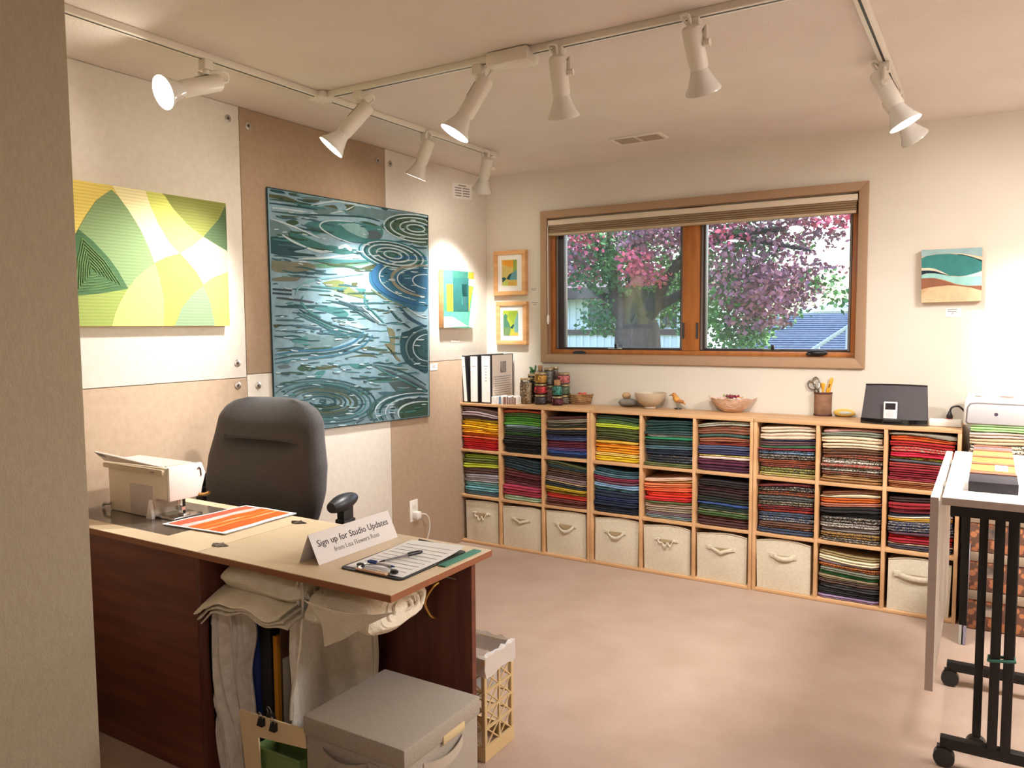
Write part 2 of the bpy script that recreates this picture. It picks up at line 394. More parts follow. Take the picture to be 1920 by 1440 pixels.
def tree(name, label, trunk, tr, branches, clusters, seed, size=.06, dens=1.0):
    R = random.Random(seed); t0 = Vector(trunk[0])
    t = thing(name, label, 'tree', t0)
    obj('trunk', MB().tube(catmull(trunk, 5), [tr*(1-.45*i/(5*(len(trunk)-1))) for i in range(5*(len(trunk)-1)+1)], 10), BARK, t, smooth=True)
    for b in branches:
        pts = catmull(b[0], 5); obj('branch', MB().tube(pts, [b[1]*(1-.75*i/(len(pts)-1)) for i in range(len(pts))], 7), BARK, t, smooth=True)
    by = {}
    for c, r, kind, n in clusters: leaves(by.setdefault(kind, MB()), c, r, int(n*dens), size, R)
    for kind, mb in by.items():
        o = obj('foliage', mb, {'g': LG, 'r': LR, 'p': LP}[kind], t); o['label'] = {'g': 'green leaves', 'r': 'bright red autumn leaves', 'p': 'dusky plum autumn leaves'}[kind]
    return t
def W(px, py, y): return PX(px, py, 1, y)
def cl(px, py, y, rx, rz, kind, n): c = W(px, py, y); return (c, (rx, max(rx*.8, .4), rz), kind, n)
TY = 5.2
b0 = W(1195, 655, TY); b0.z = GZ
fork = W(1190, 610, TY)
tree('maple_tree', 'thick-trunked maple with green and red leaves seen through the left window pane', [b0, W(1195, 650, TY), W(1192, 608, TY), W(1197, 565, TY+.1)], .36,
     [([fork, W(1160, 570, TY), W(1150, 520, TY), W(1120, 450, TY)], .16), ([fork, W(1198, 560, TY), W(1190, 500, TY), W(1200, 420, TY-.3)], .18),
      ([fork, W(1225, 570, TY), W(1240, 540, TY), W(1290, 470, TY-.4)], .18), ([W(1225, 575, TY), W(1262, 560, TY), W(1330, 520, TY-.6)], .10),
      ([W(1160, 570, TY), W(1115, 545, TY), W(1100, 520, TY-.3)], .07), ([W(1290, 470, TY-.4), W(1370, 440, TY-.4), W(1470, 430, TY-.5)], .09),
      ([W(1370, 440, TY-.4), W(1440, 455, TY-.4), W(1520, 470, TY-.6)], .05)],
     [cl(1130, 460, TY-.2, .75, .45, 'g', 620), cl(1180, 450, TY+.7, 1.0, .5, 'g', 800), cl(1110, 480, TY+.6, .7, .4, 'g', 500), cl(1250, 560, TY+.6, .6, .4, 'g', 330), cl(1400, 560, TY+.7, .9, .5, 'g', 600), cl(1120, 400, TY, .9, .4, 'g', 420), cl(1150, 510, TY-.1, .6, .32, 'g', 460), cl(1090, 470, TY-.5, .35, .5, 'r', 130),
      cl(1080, 520, TY-.2, .4, .2, 'g', 150), cl(1080, 425, TY-.7, .3, .35, 'r', 140), cl(1075, 485, TY-.6, .3, .2, 'p', 120),
      cl(1225, 440, TY-.6, .55, .32, 'p', 420), cl(1195, 490, TY-.8, .22, .18, 'r', 130), cl(1260, 415, TY-.7, .5, .28, 'p', 340), cl(1215, 520, TY-.5, .3, .12, 'r', 110),
      cl(1250, 490, TY, .5, .4, 'g', 320), cl(1150, 585, TY+.2, .5, .3, 'g', 240), cl(1240, 530, TY+.2, .35, .3, 'g', 180), cl(1130, 610, TY+.1, .4, .16, 'g', 130),
      cl(1345, 420, TY-.7, .42, .4, 'r', 230), cl(1400, 400, TY-.5, .7, .28, 'p', 380), cl(1365, 470, TY-.3, .6, .42, 'g', 440), cl(1420, 510, TY-.5, .72, .42, 'p', 640),
      cl(1470, 545, TY-.6, .45, .3, 'p', 330), cl(1380, 560, TY-.2, .6, .4, 'g', 430), cl(1350, 610, TY, .6, .35, 'g', 380), cl(1420, 590, TY-.4, .4, .22, 'p', 240), cl(1400, 630, TY-.1, .35, .22, 'g', 220),
      cl(1500, 400, TY-.5, .6, .24, 'p', 300), cl(1570, 400, TY-.6, .4, .2, 'r', 160), cl(1440, 450, TY, .6, .3, 'g', 190), cl(1525, 440, TY-.3, .5, .2, 'p', 130), cl(1540, 530, TY-.4, .45, .13, 'g', 80),
      cl(1580, 560, TY-.4, .3, .12, 'g', 50), cl(1530, 505, TY-.3, .4, .1, 'p', 50)], 3, dens=2.1)
# neighbouring house: pale siding, eave, window
hy = 9.0
x0, x1 = W(1030, 600, hy).x, W(1280, 600, hy).x
house = thing('neighbour_house', 'pale sided house with dark windows behind the maple tree', 'house', ((x0+x1)/2-2, hy, GZ))
SID = mat('siding', rgb(206, 214, 220), .8); DWOOD = mat('dark_timber', rgb(84, 66, 64), .8); DGL = mat('dark_window', rgb(50, 62, 74), .2)
zt_ = W(1100, 556, hy).z; zm = W(1100, 623, hy).z
bx0 = x0-4
obj('wall', MB().box(bx0, x1, hy, hy+5, GZ, zt_), SID, house)
for i in range(46):
    bxx = bx0 + (x1-bx0)*(i+.5)/46; obj('batten', MB().box(bxx-.02, bxx+.02, hy-.025, hy, GZ, zt_), SID, house)
obj('floor_band', MB().box(bx0, x1, hy-.06, hy, zm-.05, zm+.05), DWOOD, house)
obj('roof', MB().prism([(bx0-.4, hy-.5, zt_-.05), (bx0-.4, hy-.5, zt_+.14), (bx0-.4, hy+2.6, zt_+.6), (bx0-.4, hy+5.5, zt_+.14), (bx0-.4, hy+5.5, zt_-.05)], (x1-bx0+.8, 0, 0)), DWOOD, house)
for a, b, c, d in ((1105, 1150, 570, 612), (1175, 1215, 570, 612), (1240, 1268, 570, 612)):
    p, q = W(a, c, hy), W(b, d, hy)
    w_ = obj('window', MB().box(p.x, q.x, hy-.05, hy, q.z, p.z), DWOOD, house)
    mid = (p.x+q.x)/2
    for u0, u1 in ((p.x+.04, mid-.02), (mid+.02, q.x-.04)): obj('pane', MB().box(u0, u1, hy-.06, hy-.04, q.z+.04, p.z-.04), DGL, w_)
# shingled roof with a handrail below the right pane
ry = 9.6
SHIN = mat('shingles', rgb(64, 80, 104), .9, var=rgb(50, 66, 90), scale=10, bump=.5, bscale=30)
rl, rr_ = W(1420, 600, ry).x, W(1640, 600, ry).x+2
roof = thing('garage', 'low building with blue-grey shingled roof below the right pane', 'building', ((rl+rr_)/2, ry, GZ))
zr = W(1500, 588, ry).z
obj('wall', MB().box(rl+.2, rr_, ry-2.2, ry+2, GZ, zr-.95), SID, roof)
n = 30
for i in range(n):
    y0_ = ry-2.4+2.4*i/n; y1_ = ry-2.4+2.4*(i+1)/n+.03; za = zr-1.0+1.0*i/n; zb_ = zr-1.0+1.0*(i+1)/n
    obj('shingle_course', MB().prism([(rl, y0_, za+.006), (rl, y1_, zb_+.002), (rl, y1_, zb_-.02), (rl, y0_, za-.01)], (rr_-rl, 0, 0)), SHIN, roof)
obj('back_slope', MB().prism([(rl, ry, zr), (rl, ry+2.4, zr-1.0), (rl, ry+2.4, zr-1.06), (rl, ry, zr-.06)], (rr_-rl, 0, 0)), SHIN, roof)
a_, b_ = W(1524, 655, 4.0), W(1600, 606, 4.0)
rail = thing('handrail', 'sloping pale metal handrail in front of the shingled roof', 'railing', (b_.x, 4.0, GZ))
obj('top_rail', MB().tube([a_-(b_-a_)*1.6, b_+(b_-a_)*.6], .018, 8), mat('rail_grey', rgb(170, 176, 186), .5), rail)
for t_ in (.15, .85):
    p = a_.lerp(b_, t_); obj('post', MB().cyl((p.x, 4.0, GZ), p, .014, n=8), mat('rail_grey', rgb(170, 176, 186), .5), rail)
wy = 16.0
p, q = W(1500, 562, wy), W(1640, 592, wy)
far = thing('white_house', 'far white house with grey roof above the shingled roof', 'house', ((p.x+q.x)/2, wy, GZ))
obj('wall', MB().box(p.x, q.x+2, wy, wy+5, GZ, q.z+.25), mat('far_white', rgb(236, 236, 236), .8), far)
obj('roof', MB().prism([(p.x+.3, wy-.3, q.z+.12), (p.x+.3, wy+2.5, p.z), (p.x+.3, wy+5.3, q.z+.12)], (q.x+2-p.x, 0, 0)), mat('far_roof', rgb(130, 150, 168), .8), far)

# ------------------------------------------------------------------ track lighting
TRW, TRH = .018, .022
TX, TYY, TX2 = .455, -1.88, 2.47
def rail_bar(name, label, x0, x1, y0, y1):
    t = thing(name, label, 'track', ((x0+x1)/2, (y0+y1)/2, H))
    obj('channel', MB().box(x0, x1, y0, y1, H-TRH, H), WHITEM, t, bevel=.002)
    if x1-x0 > y1-y0: obj('slot', MB().box(x0+.05, x1-.05, (y0+y1)/2-.004, (y0+y1)/2+.004, H-TRH-.0006, H-TRH+.004), BLACKP, t)
    else: obj('slot', MB().box((x0+x1)/2-.004, (x0+x1)/2+.004, y0+.04, y1-.04, H-TRH-.0006, H-TRH+.004), BLACKP, t)
    return t
rail_bar('lighting_track', 'white ceiling track running beside the panelled wall', TX-TRW, TX+TRW, -3.19, -.555)
rail_bar('lighting_track', 'white ceiling track crossing the room parallel to the window', TX+TRW, 3.9, TYY-TRW, TYY+TRW)
rail_bar('lighting_track', 'short white ceiling track pointing at the window at upper right', TX2-TRW, TX2+TRW, TYY+TRW, -.62)
c = PX(938, 90, 2, H-.01)
o = obj('power_feed_box', MB().box(c.x-.085, c.x+.085, TYY-.045, TYY+.045, H-.05, H-.0005), WHITEM, None, bevel=.01)
tag(origin_base(o), 'white power feed box in the middle of the crossing track', 'junction box')
def connector(x, y, label):
    tag(origin_base(obj('track_connector', MB().box(x-.045, x+.045, y-.045, y+.045, H-.027, H-.0003), WHITEM, None, bevel=.004)), label, 'connector', 'track connectors')
connector(TX, TYY, 'white joint where the crossing track meets the track by the panelled wall')
connector(TX2, TYY, 'white joint where the short track meets the crossing track')
BULBON = mat('lamp_lens_lit', rgb(255, 250, 240), .3, emis=((1, .93, .82, 1), 26))
BULBOFF = mat('lamp_lens_unlit', rgb(214, 208, 200), .25, coat=.5)
def head(tx, ty, aim, label, lit, power=0, drop=.085, blen=.10, spread=70):
    t = thing('track_light', label, 'spotlight', (tx, ty, H), group='track spotlights')
    d = (Vector(aim)).normalized()
    obj('adapter', MB().box(tx-.018, tx+.018, ty-.018, ty+.018, H-TRH-.034, H-TRH), WHITEM, t, bevel=.003)
    pv = Vector((tx, ty, H-TRH-.034-drop)); side = d.cross(Vector((0, 0, 1)))
    side = side.normalized() if side.length > 1e-3 else Vector((1, 0, 0))
    st = pv + side*.036
    arm = MB().cyl((tx, ty, H-TRH-.034), (tx, ty, H-TRH-.05), .012, n=12)
    arm.tube([Vector((tx, ty, H-TRH-.05)), Vector((tx, ty, H-TRH-.055))+side*.018, st+Vector((0, 0, .05)), st], .008, 8)
    obj('arm', arm, WHITEM, t, smooth=True)
    b0_ = pv - d*.055; b1 = pv + d*blen
    body = obj('lamp_can', MB().lathe([(.010, -.006), (.026, 0), (.030, .008), (.030, .055+blen-.012), (.028, .055+blen)], b0_, 20, axis=d), WHITEM, t, smooth=True)
    obj('vent_slot', MB().box(-.0025, .0025, -.0015, .0015, 0, .06).add([], []), BLACKP, body, world=False).matrix_local = Matrix.Translation(b0_ + d*.03 - side*.0 + side.cross(d)*.030 - Vector((tx, ty, H))) @ d.to_track_quat('Z', 'Y').to_matrix().to_4x4()
    obj('pivot_knob', MB().cyl(st-side*.006, st+side*.014, .011, n=10), WHITEM, t, smooth=True)
    obj('cord', MB().tube(catmull([Vector((tx, ty, H-TRH-.04)), pv-side*.03+Vector((0, 0, .03))-d*.06, b0_-d*.035, b0_], 5), .0045, 7), WHITEP, t, smooth=True)
    obj('reflector', MB().lathe([(.027, -.006), (.030, .012), (.046, .05), (.055, .064), (.056, .072)], b1, 24, axis=d, caps=False), mat('bulb_glass', rgb(226, 220, 212), .2, coat=.6), t, smooth=True)
    obj('lens', MB().lathe([(.0545, .0655), (.050, .0675), (.030, .069), (.004, .0695)], b1, 24, axis=d), BULBON if lit else BULBOFF, t, smooth=True)
    if lit:
        p = b1 + d*.10
        add_light('spot_beam', 'SPOT', p, power, (1.0, .99, .97), aim=p+d, spot_size=math.radians(spread), spot_blend=1.0, shadow_soft_size=.045)
    return t
def toward(tx, ty, P): return Vector(P) - Vector((tx, ty, H-.14))
head(TX, -2.44, (-.10, -.92, -.36), 'lit spotlight at the upper left, facing the viewer', True, 12, drop=.05)
head(.655, TYY, (-.50, -.47, -.78), 'lit spotlight tilted left, nearest the joint of the two tracks', True, 62, drop=.06)
head(1.226, TYY, (-.40, -.32, -.85), 'lit spotlight pointing down and left beside the power feed box', True, 60, spread=62, drop=.06)
head(TX, -1.195, (-.42, -.10, -1), 'spotlight tilted towards the rippled quilt, middle of the track by the panelled wall', True, 62, drop=.05, blen=.06, spread=64)
head(TX, -.66, (-.40, .30, -.80), 'spotlight at the corner end of the track by the panelled wall', True, 76, drop=.04, blen=.06, spread=64)
head(1.553, TYY, (-.08, .44, -1), 'spotlight hanging nearly straight down right of the power feed box', True, 36, drop=.05, blen=.07, spread=100)
head(2.022, TYY, (.05, .64, -1), 'spotlight tilted right, on the crossing track near the top of the picture', True, 46, drop=.045, blen=.07, spread=105)
head(TX2, -1.12, (.445, .04, -.88), 'lit spotlight on the short track, tilted right over the folding table', True, 40, drop=.045, blen=.09)
head(TX2, -.72, (.62, .62, -.95), 'spotlight at the end of the short track, behind the lit one', True, 46, spread=46, drop=.045, blen=.07)
head(3.3, TYY, toward(3.3, TYY, (2.95, -1.35, .87)), 'added unseen spotlight beyond the right edge, aimed down at the folding table', True, 22)  # extra head added out of view for more light on the table
# shallow white rings added around the two unseen fill lights
for x, y, w_, rr in ((3.75, -1.5, 'right-hand part of the room', .32), (3.3, -4.6, 'hall behind the viewer', .22)):
    o = obj('fill_light_ring', MB().lathe([(rr, 0), (rr, -.02), (rr-.006, -.03), (rr-.012, -.022), (rr-.012, -.004)], (x, y, H), 28), WHITEM, None, smooth=True)
    tag(o, 'round white ring of an added, unseen fill light in the ' + w_, 'ceiling lamp', 'fill lights')
# ceiling air vent
a_, b_ = PX(1152, 266, 2, H), PX(1248, 252, 2, H)
vx0, vx1 = PX(1150, 264, 2, H).x, PX(1250, 254, 2, H).x; vy = (PX(1200, 266, 2, H).y+PX(1200, 250, 2, H).y)/2
v = thing('air_vent', 'white slotted air vent in the ceiling above the window', 'air vent', ((vx0+vx1)/2, vy, H))
obj('vent_frame', MB().box(vx0, vx1, vy-.075, vy-.055, H-.008, H).box(vx0, vx1, vy+.055, vy+.075, H-.008, H).box(vx0, vx0+.02, vy-.055, vy+.055, H-.008, H).box(vx1-.02, vx1, vy-.055, vy+.055, H-.008, H).box((vx0+vx1)/2-.01, (vx0+vx1)/2+.01, vy-.055, vy+.055, H-.008, H), WHITEM, v, bevel=.002)
obj('vent_cavity', MB().box(vx0+.02, vx1-.02, vy-.055, vy+.055, H-.001, H), DKGREY, v)
for i in range(6):
    y = vy-.048+i*.0192; obj('louvre', MB().prism([(vx0+.02, y-.006, H-.001), (vx0+.02, y-.003, H-.001), (vx0+.02, y+.006, H-.009), (vx0+.02, y+.003, H-.009)], (vx1-vx0-.04, 0, 0)), mat('louvre_grey', rgb(170, 150, 134), .6), v)

# ------------------------------------------------------------------ art on the walls
_am = {}
def artmat(c, wave=True, k=1.0):
    key = (c, wave)
    if key not in _am:
        if wave: _am[key] = mat('art_cloth_%d_%d_%d' % c, rgb(*c), .9, var=rgb(*[min(255, int(q*1.05+3)) for q in c]), wave=(26, 1.0, 'Z'), bump=.15, bscale=300)
        else: _am[key] = mat('art_plain_%d_%d_%d' % c, rgb(*c), .9, var=rgb(*[int(q*.93) for q in c]), scale=25, bump=.1, bscale=300)
    return _am[key]
def smooth_poly(pts, k=3):
    """lightly densify a closed polygon with curved sides (points given with ',1' are corners)"""
    return pts
# green leaf-patterned painting on the panelled wall
PXX = PT+.032
a_ = PX(424, 381, 0, PXX); b_ = PX(431, 611, 0, PXX)
py0, py1, pz0, pz1 = -3.02, (a_.y+b_.y)/2, b_.z, a_.z
t = thing('leaf_painting', 'large wall piece of overlapping green and yellow leaf shapes', 'painting', (PT, (py0+py1)/2, pz0))
obj('stretched_canvas', MB().box(PT+.0006, PXX-.0016, py0, py1, pz0, pz1), artmat((222, 200, 104)), t, bevel=.003)
def leafpiece(pts, col, d=0, lay=0):
    q = []
    for x, y in pts:
        p = PX(130+x/3.6, 330+y/3.6, 0, PXX); p.y = max(py0+.001, min(py1-.001, p.y)); p.z = max(pz0+.001, min(pz1-.001, p.z)); p.x = PXX-.0016
        q.append(p)
    g_ = sum(col)/3; col = tuple(int(c*.76+g_*.24) for c in col)
    obj('cloth_piece', MB().prism(q, (.0012+lay*.0003, 0, 0)), artmat(col), t)
leafpiece([(330,135),(400,230),(480,360),(545,500),(575,588),(650,548),(745,522),(680,450),(600,320),(545,190),(515,60),(290,60)], (246, 232, 160))
leafpiece([(285,92),(180,165),(110,270),(62,358),(160,440),(260,545),(330,640),(395,757),(450,690),(510,635),(576,588),(545,500),(480,360),(400,230),(330,135)], (128, 160, 96), lay=1)
leafpiece([(62,358),(160,440),(260,545),(330,640),(396,762),(200,795),(0,812),(-60,815),(-60,560)], (66, 112, 60), lay=2)
leafpiece([(-60,815),(60,808),(200,795),(396,762),(350,840),(310,930),(290,1030),(-60,1030)], (150, 168, 66), lay=1)
leafpiece([(290,1030),(310,930),(350,840),(395,760),(450,690),(510,635),(578,588),(610,690),(640,830),(640,1030)], (226, 226, 92), lay=2)
leafpiece([(578,588),(650,548),(742,524),(800,580),(860,650),(905,740),(830,800),(760,890),(715,1030),(640,1030),(640,830),(610,690)], (164, 178, 66), lay=1)
leafpiece([(905,740),(950,850),(985,1030),(715,1030),(760,890),(830,800)], (126, 156, 108), lay=2)
leafpiece([(515,60),(620,60),(645,135),(700,220),(800,330),(905,410),(830,470),(745,522),(680,450),(600,320),(545,190)], (214, 220, 84), lay=2)
leafpiece([(620,60),(1120,120),(1050,215),(1010,290),(905,410),(800,330),(700,220),(645,135)], (138, 146, 52), lay=1)
leafpiece([(1050,205),(1120,205),(1120,525),(1062,505),(985,460),(905,410),(1010,290)], (74, 104, 58), lay=2)
leafpiece([(905,410),(985,460),(1062,505),(1120,525),(1120,640),(1065,650),(960,690),(905,735),(860,650),(800,580),(745,522),(830,470)], (232, 210, 134), lay=1)
leafpiece([(1120,640),(1120,1030),(985,1030),(950,850),(905,740),(960,690),(1065,650)], (196, 204, 74), lay=2)
for k_ in range(7):     # stitched triangles inside the dark leaf
    s_ = .86-.12*k_; cx, cy = 160, 640
    pts = [(cx+(x-cx)*s_, cy+(y-cy)*s_) for x, y in [(75,385),(250,560),(380,755),(200,785),(30,800),(40,560)]]
    P3 = []
    for x, y in pts+[pts[0]]:
        p = PX(130+x/3.6, 330+y/3.6, 0, PXX+.0016); P3.append(p)
    obj('stitch_line', MB().tube(P3, .0011, 5), artmat((140, 172, 104), False), t)

# rippled water quilt
QX = PT+.012
qc = [PX(501, 351, 0, QX), PX(803, 404, 0, QX), PX(806, 780, 0, QX), PX(517, 815, 0, QX)]
qt = thing('ripple_quilt', 'tall blue-green wall quilt of rippling water rings', 'quilt', (PT, (qc[0].y+qc[1].y)/2, qc[2].z))
LB, PL, MT, DT, OL, BLU, GR, DG = (132, 164, 178), (180, 199, 206), (60, 116, 116), (34, 72, 78), (74, 82, 54), (44, 100, 128), (96, 124, 128), (48, 78, 60)
obj('backing', MB().prism([(PT+.0008, p.y, p.z) for p in qc], (.0095, 0, 0)), artmat(LB, False), qt, bevel=.002)
obj('binding', MB().tube([Vector((QX-.003, p.y, p.z)) for p in qc+[qc[0]]], .0032, 6), artmat((30, 58, 60), False), qt)
def inq(x, y, m=2):
    if x < 502+m+(y-351)/464*15 or x > 804-m: return False
    ty = 351+(x-501)/302*53; by = 815-(x-517)/289*35
    return ty+m < y < by-m
_qn = [0]; qsmall = {}
def stroke(pts, w, col, taper=True, lay=0, small=False, k=5):
    pts = catmull([Vector((x, y, 0)) for x, y in pts], k); run = []; runs = []
    for p in pts:
        if inq(p.x, p.y): run.append(p)
        else:
            if len(run) > 2: runs.append(run)
            run = []
    if len(run) > 2: runs.append(run)
    for r in runs:
        L, Rr = [], []
        for i, p in enumerate(r):
            a = r[max(i-1, 0)]; b = r[min(i+1, len(r)-1)]; d = (b-a)
            if d.length < 1e-6: continue
            nrm = Vector((-d.y, d.x, 0)).normalized(); u = i/(len(r)-1)
            ww = w*.5*((math.sin(math.pi*(.06+.88*u)))**.5 if taper else 1)
            L.append(p+nrm*ww); Rr.append(p-nrm*ww)
        h = .0006+.0005*lay+.0001*(_qn[0] % 4); _qn[0] += 1
        vs = []; n_ = len(L); ok = True
        for q in L+Rr:
            P = PX(q.x, q.y, 0, QX-.0017); vs.append(P)
        top = [p+Vector((h+.0008, 0, 0)) for p in vs]
        mb = MB() if not small else qsmall.setdefault(col, MB())
        N = 2*n_; o0 = [vs[i] for i in range(N)] + top
        fs = [(N+i, N+i+1, N+n_+i+1, N+n_+i) for i in range(n_-1)]
        fs += [(i, i+1, N+i+1, N+i) for i in range(n_-1)] + [(n_+i+1, n_+i, N+n_+i, N+n_+i+1) for i in range(n_-1)] + [(0, N, N+n_, n_), (n_-1, 2*n_-1, N+2*n_-1, N+n_-1)]
        mb.add(o0, fs)
        if not small: obj('cloth_strip', mb, artmat(col, False), qt)
def blob(pts, col, lay=0):
    pts = catmull([Vector((x, y, 0)) for x, y in pts+[pts[0]]], 4)[:-1]; q = []
    for p in pts:
        x = min(max(p.x, 504+(p.y-351)/464*15), 802); ty = 353+(x-501)/302*53; by = 813-(x-517)/289*35; y = min(max(p.y, ty), by)
        q.append(PX(x, y, 0, QX-.0017))
    obj('cloth_piece', MB().prism(q, (.001+.0004*lay, 0, 0)), artmat(col, False), qt)
def T1(x, y): return (495+x/6, 345+y/6)
def T2(x, y): return (495+x/6, 575+y/6)
def S1(p, w, c, lay=1, **k): stroke([T1(*q) for q in p], w, c, lay=lay, **k)
def S2(p, w, c, lay=1, **k): stroke([T2(*q) for q in p], w, c, lay=lay, **k)
def B1(p, c, lay=0): blob([T1(*q) for q in p], c, lay)
def B2(p, c, lay=0): blob([T2(*q) for q in p], c, lay)
def ring(cx, cy, a, b, tilt, w, c, t0=0, t1=360, lay=2):
    T = math.radians(tilt); n_ = 40 if a > 25 else 26; pts = []
    for i in range(n_+1):
        t_ = math.radians(t0+(t1-t0)*i/n_); x, y = a*math.cos(t_), b*math.sin(t_)
        pts.append((cx+x*math.cos(T)-y*math.sin(T), cy+x*math.sin(T)+y*math.cos(T)))
    stroke(pts, w, c, taper=(t1-t0 < 350), lay=lay, k=2)
# broad colour fields
B1([(60,400),(200,440),(330,540),(280,600),(60,580)], GR); B1([(60,590),(240,600),(470,720),(330,760),(600,800),(560,815),(70,780)], DT)
B1([(240,420),(330,400),(390,440),(300,470)], DG); B1([(450,460),(560,420),(980,420),(1300,470),(1330,590),(1240,640),(1000,660),(700,560),(560,560)], MT)
B1([(270,540),(380,560),(700,690),(1000,760),(940,800),(620,740),(320,650)], (54, 108, 106)); B1([(850,450),(1060,450),(1180,560),(1140,610),(960,540)], (128, 168, 170), 1)
B1([(1140,540),(1240,520),(1330,580),(1240,640),(1160,600)], (76, 92, 100), 1)
B1([(930,260),(1150,250),(1300,290),(1840,360),(1840,500),(1300,400),(930,340)], GR); B1([(60,60),(170,60),(240,110),(100,90)], DT); B1([(270,100),(380,110),(400,140),(300,130)], DG)
B1([(60,110),(240,140),(390,200),(300,190),(60,150)], OL); B1([(400,140),(700,160),(760,190),(500,180)], GR); B1([(430,170),(620,185),(560,210),(440,200)], OL, 1)
B1([(540,260),(780,250),(830,290),(740,340),(590,330)], GR); B1([(660,245),(790,240),(820,280),(740,260)], OL, 1); B1([(900,230),(1010,240),(990,290),(800,330),(930,280)], OL, 1)
B1([(180,350),(290,360),(400,370),(240,385)], OL)
B1([(1180,1000),(1290,930),(1560,930),(1840,930),(1840,1400),(1600,1400),(1350,1260),(1200,1130)], BLU); B1([(1480,1040),(1640,1000),(1840,1000),(1840,1290),(1640,1240),(1500,1130)], (36, 84, 112), 1)
B1([(660,1110),(800,1080),(930,1110),(980,1180),(1160,1290),(960,1250),(760,1180)], (112, 122, 74), 1); B1([(900,1100),(1160,1100),(1200,1180),(1130,1230),(960,1160)], (206, 216, 210), 2); B1([(980,1110),(1050,1110),(1030,1150),(985,1140)], OL, 3); B1([(1010,1170),(1140,1180),(1110,1230)], MT, 3)
B1([(70,860),(500,890),(560,960),(250,1000),(70,960)], (112, 116, 100)); B1([(90,1060),(380,1020),(370,1090),(100,1090)], (108, 112, 100)); B1([(400,830),(900,850),(1180,860),(1060,900),(600,880)], MT); B1([(560,900),(1180,880),(960,930),(620,940)], (92, 140, 112))
B1([(1010,970),(1250,900),(1230,950),(1080,985)], OL, 1); B1([(1300,470),(1560,330),(1840,370),(1840,690),(1500,600)], (70, 96, 80)); B1([(1100,740),(1300,650),(1620,730),(1800,830),(1840,900),(1400,900),(1180,860)], MT)
B2([(1550,290),(1840,270),(1850,740),(1640,620),(1530,440)], DT); B2([(1380,230),(1470,290),(1470,560),(1540,610),(1360,430),(1420,400)], (112, 112, 84), 1)
B2([(480,310),(900,330),(1000,350),(720,470),(560,460),(330,440)], GR); B2([(320,360),(480,340),(480,400),(330,400)], MT, 1); B2([(950,640),(1180,650),(1100,700),(1010,690)], MT); B2([(150,670),(250,650),(300,680),(190,700)], (84, 100, 104)); B2([(370,700),(420,655),(530,665),(450,725)], DG)
B2([(580,670),(700,680),(820,650),(780,690),(620,705)], OL, 1); B2([(930,570),(1150,535),(1280,570),(1150,555)], OL, 1); B2([(550,800),(600,730),(690,725),(620,810)], MT); B2([(1060,475),(1180,445),(1150,475)], OL, 1)
B2([(1500,1080),(1560,1040),(1870,1040),(1870,1270),(1560,1310),(1520,1180)], DG); B2([(560,1110),(820,1090),(700,1190)], DG); B2([(1400,850),(1640,840),(1850,960),(1540,980)], (66, 84, 84)); B2([(520,20),(800,0),(950,80),(880,120),(700,60)], MT); B2([(820,110),(1080,190),(1140,260),(900,190)], (150, 196, 200), 1)
B2([(1150,1180),(1240,1080),(1460,1030),(1440,1090),(1280,1110),(1190,1260)], (66, 100, 96)); B2([(970,1330),(1130,1260),(1010,1340)], (62, 84, 90)); B2([(100,200),(200,200),(130,240)], OL)
# ring systems
for a, b, w, c in ((60, 25, 2.2, PL), (55, 22, 3.2, DG), (48, 19, 2.2, PL), (40, 16, 4, (58, 84, 60)), (30, 12, 2.2, PL), (24, 9.5, 2.2, DG), (17, 6.5, 2.2, PL), (10, 3.6, 3.6, DG)): ring(779, 428, a, b, 8, w, c)
for a, b, w, c in ((64, 25, 2.6, (40, 110, 116)), (58, 22.5, 2.2, PL), (53, 20.5, 3.2, DT), (46, 17.5, 2.4, PL), (39, 15, 3.4, (54, 92, 96)), (31, 12, 2.2, PL), (24, 9, 3, DT), (17, 6.4, 2.2, PL), (9, 3.4, 4.2, (48, 88, 84))): ring(736, 478, a, b, 12, w, c)
for a, b, w, c, t0, t1 in ((100, 44, 9, (40, 96, 140), 95, 290), (90, 38, 2, PL, 100, 285), (66, 29, 6, (130, 130, 116), 90, 280), (45, 21, 8, (36, 80, 108), 90, 280), (27, 13, 2, PL, 90, 280), (56, 24, 2, PL, 110, 250)): ring(800, 528, a, b, 8, w, c, t0, t1)
for i, (a, b, w, c) in enumerate(((100, 42, 2, DT), (91, 37, 3, (54, 92, 98)), (82, 33, 2, MT), (75, 30, 2.8, DT), (64, 25, 6, (52, 78, 72)), (53, 20.5, 2.4, OL), (44, 17, 2.4, DT), (36, 13.5, 3.6, (60, 84, 70)), (25, 9, 3.4, DT), (17, 6, 2.4, GR), (6, 2.2, 3, DT))): ring(604, 752, a, b, 3, w, c, -165 if i % 2 else -150, 160 if i % 3 else 120)
for a, b, w, c in ((108, 46, 5, (60, 92, 92)), (99, 41, 2, PL), (90, 38, 4, DT), (80, 34, 2, PL), (68, 30, 6, (50, 74, 76)), (56, 25, 3, PL), (46, 21, 5, DG)): ring(802, 778, a, b, 4, w, c, 130, 300)
for a, b, w, c in ((48, 41, 7, (32, 72, 82)), (41, 35, 3, GR), (34, 30, 5, DT), (28, 25, 1.8, PL), (20, 18, 5, (34, 74, 76))): ring(802, 652, a, b, 0, w, c, 90, 275)
for s_, w, c in ((0, 3.2, DT), (9, 2.2, MT), (18, 3.4, (44, 92, 100))): stroke([T2(390-s_, 30+s_*3), T2(600, 130+s_*3), T2(820, 220+s_*4), T2(1100, 290+s_*3)], w, c, lay=2)
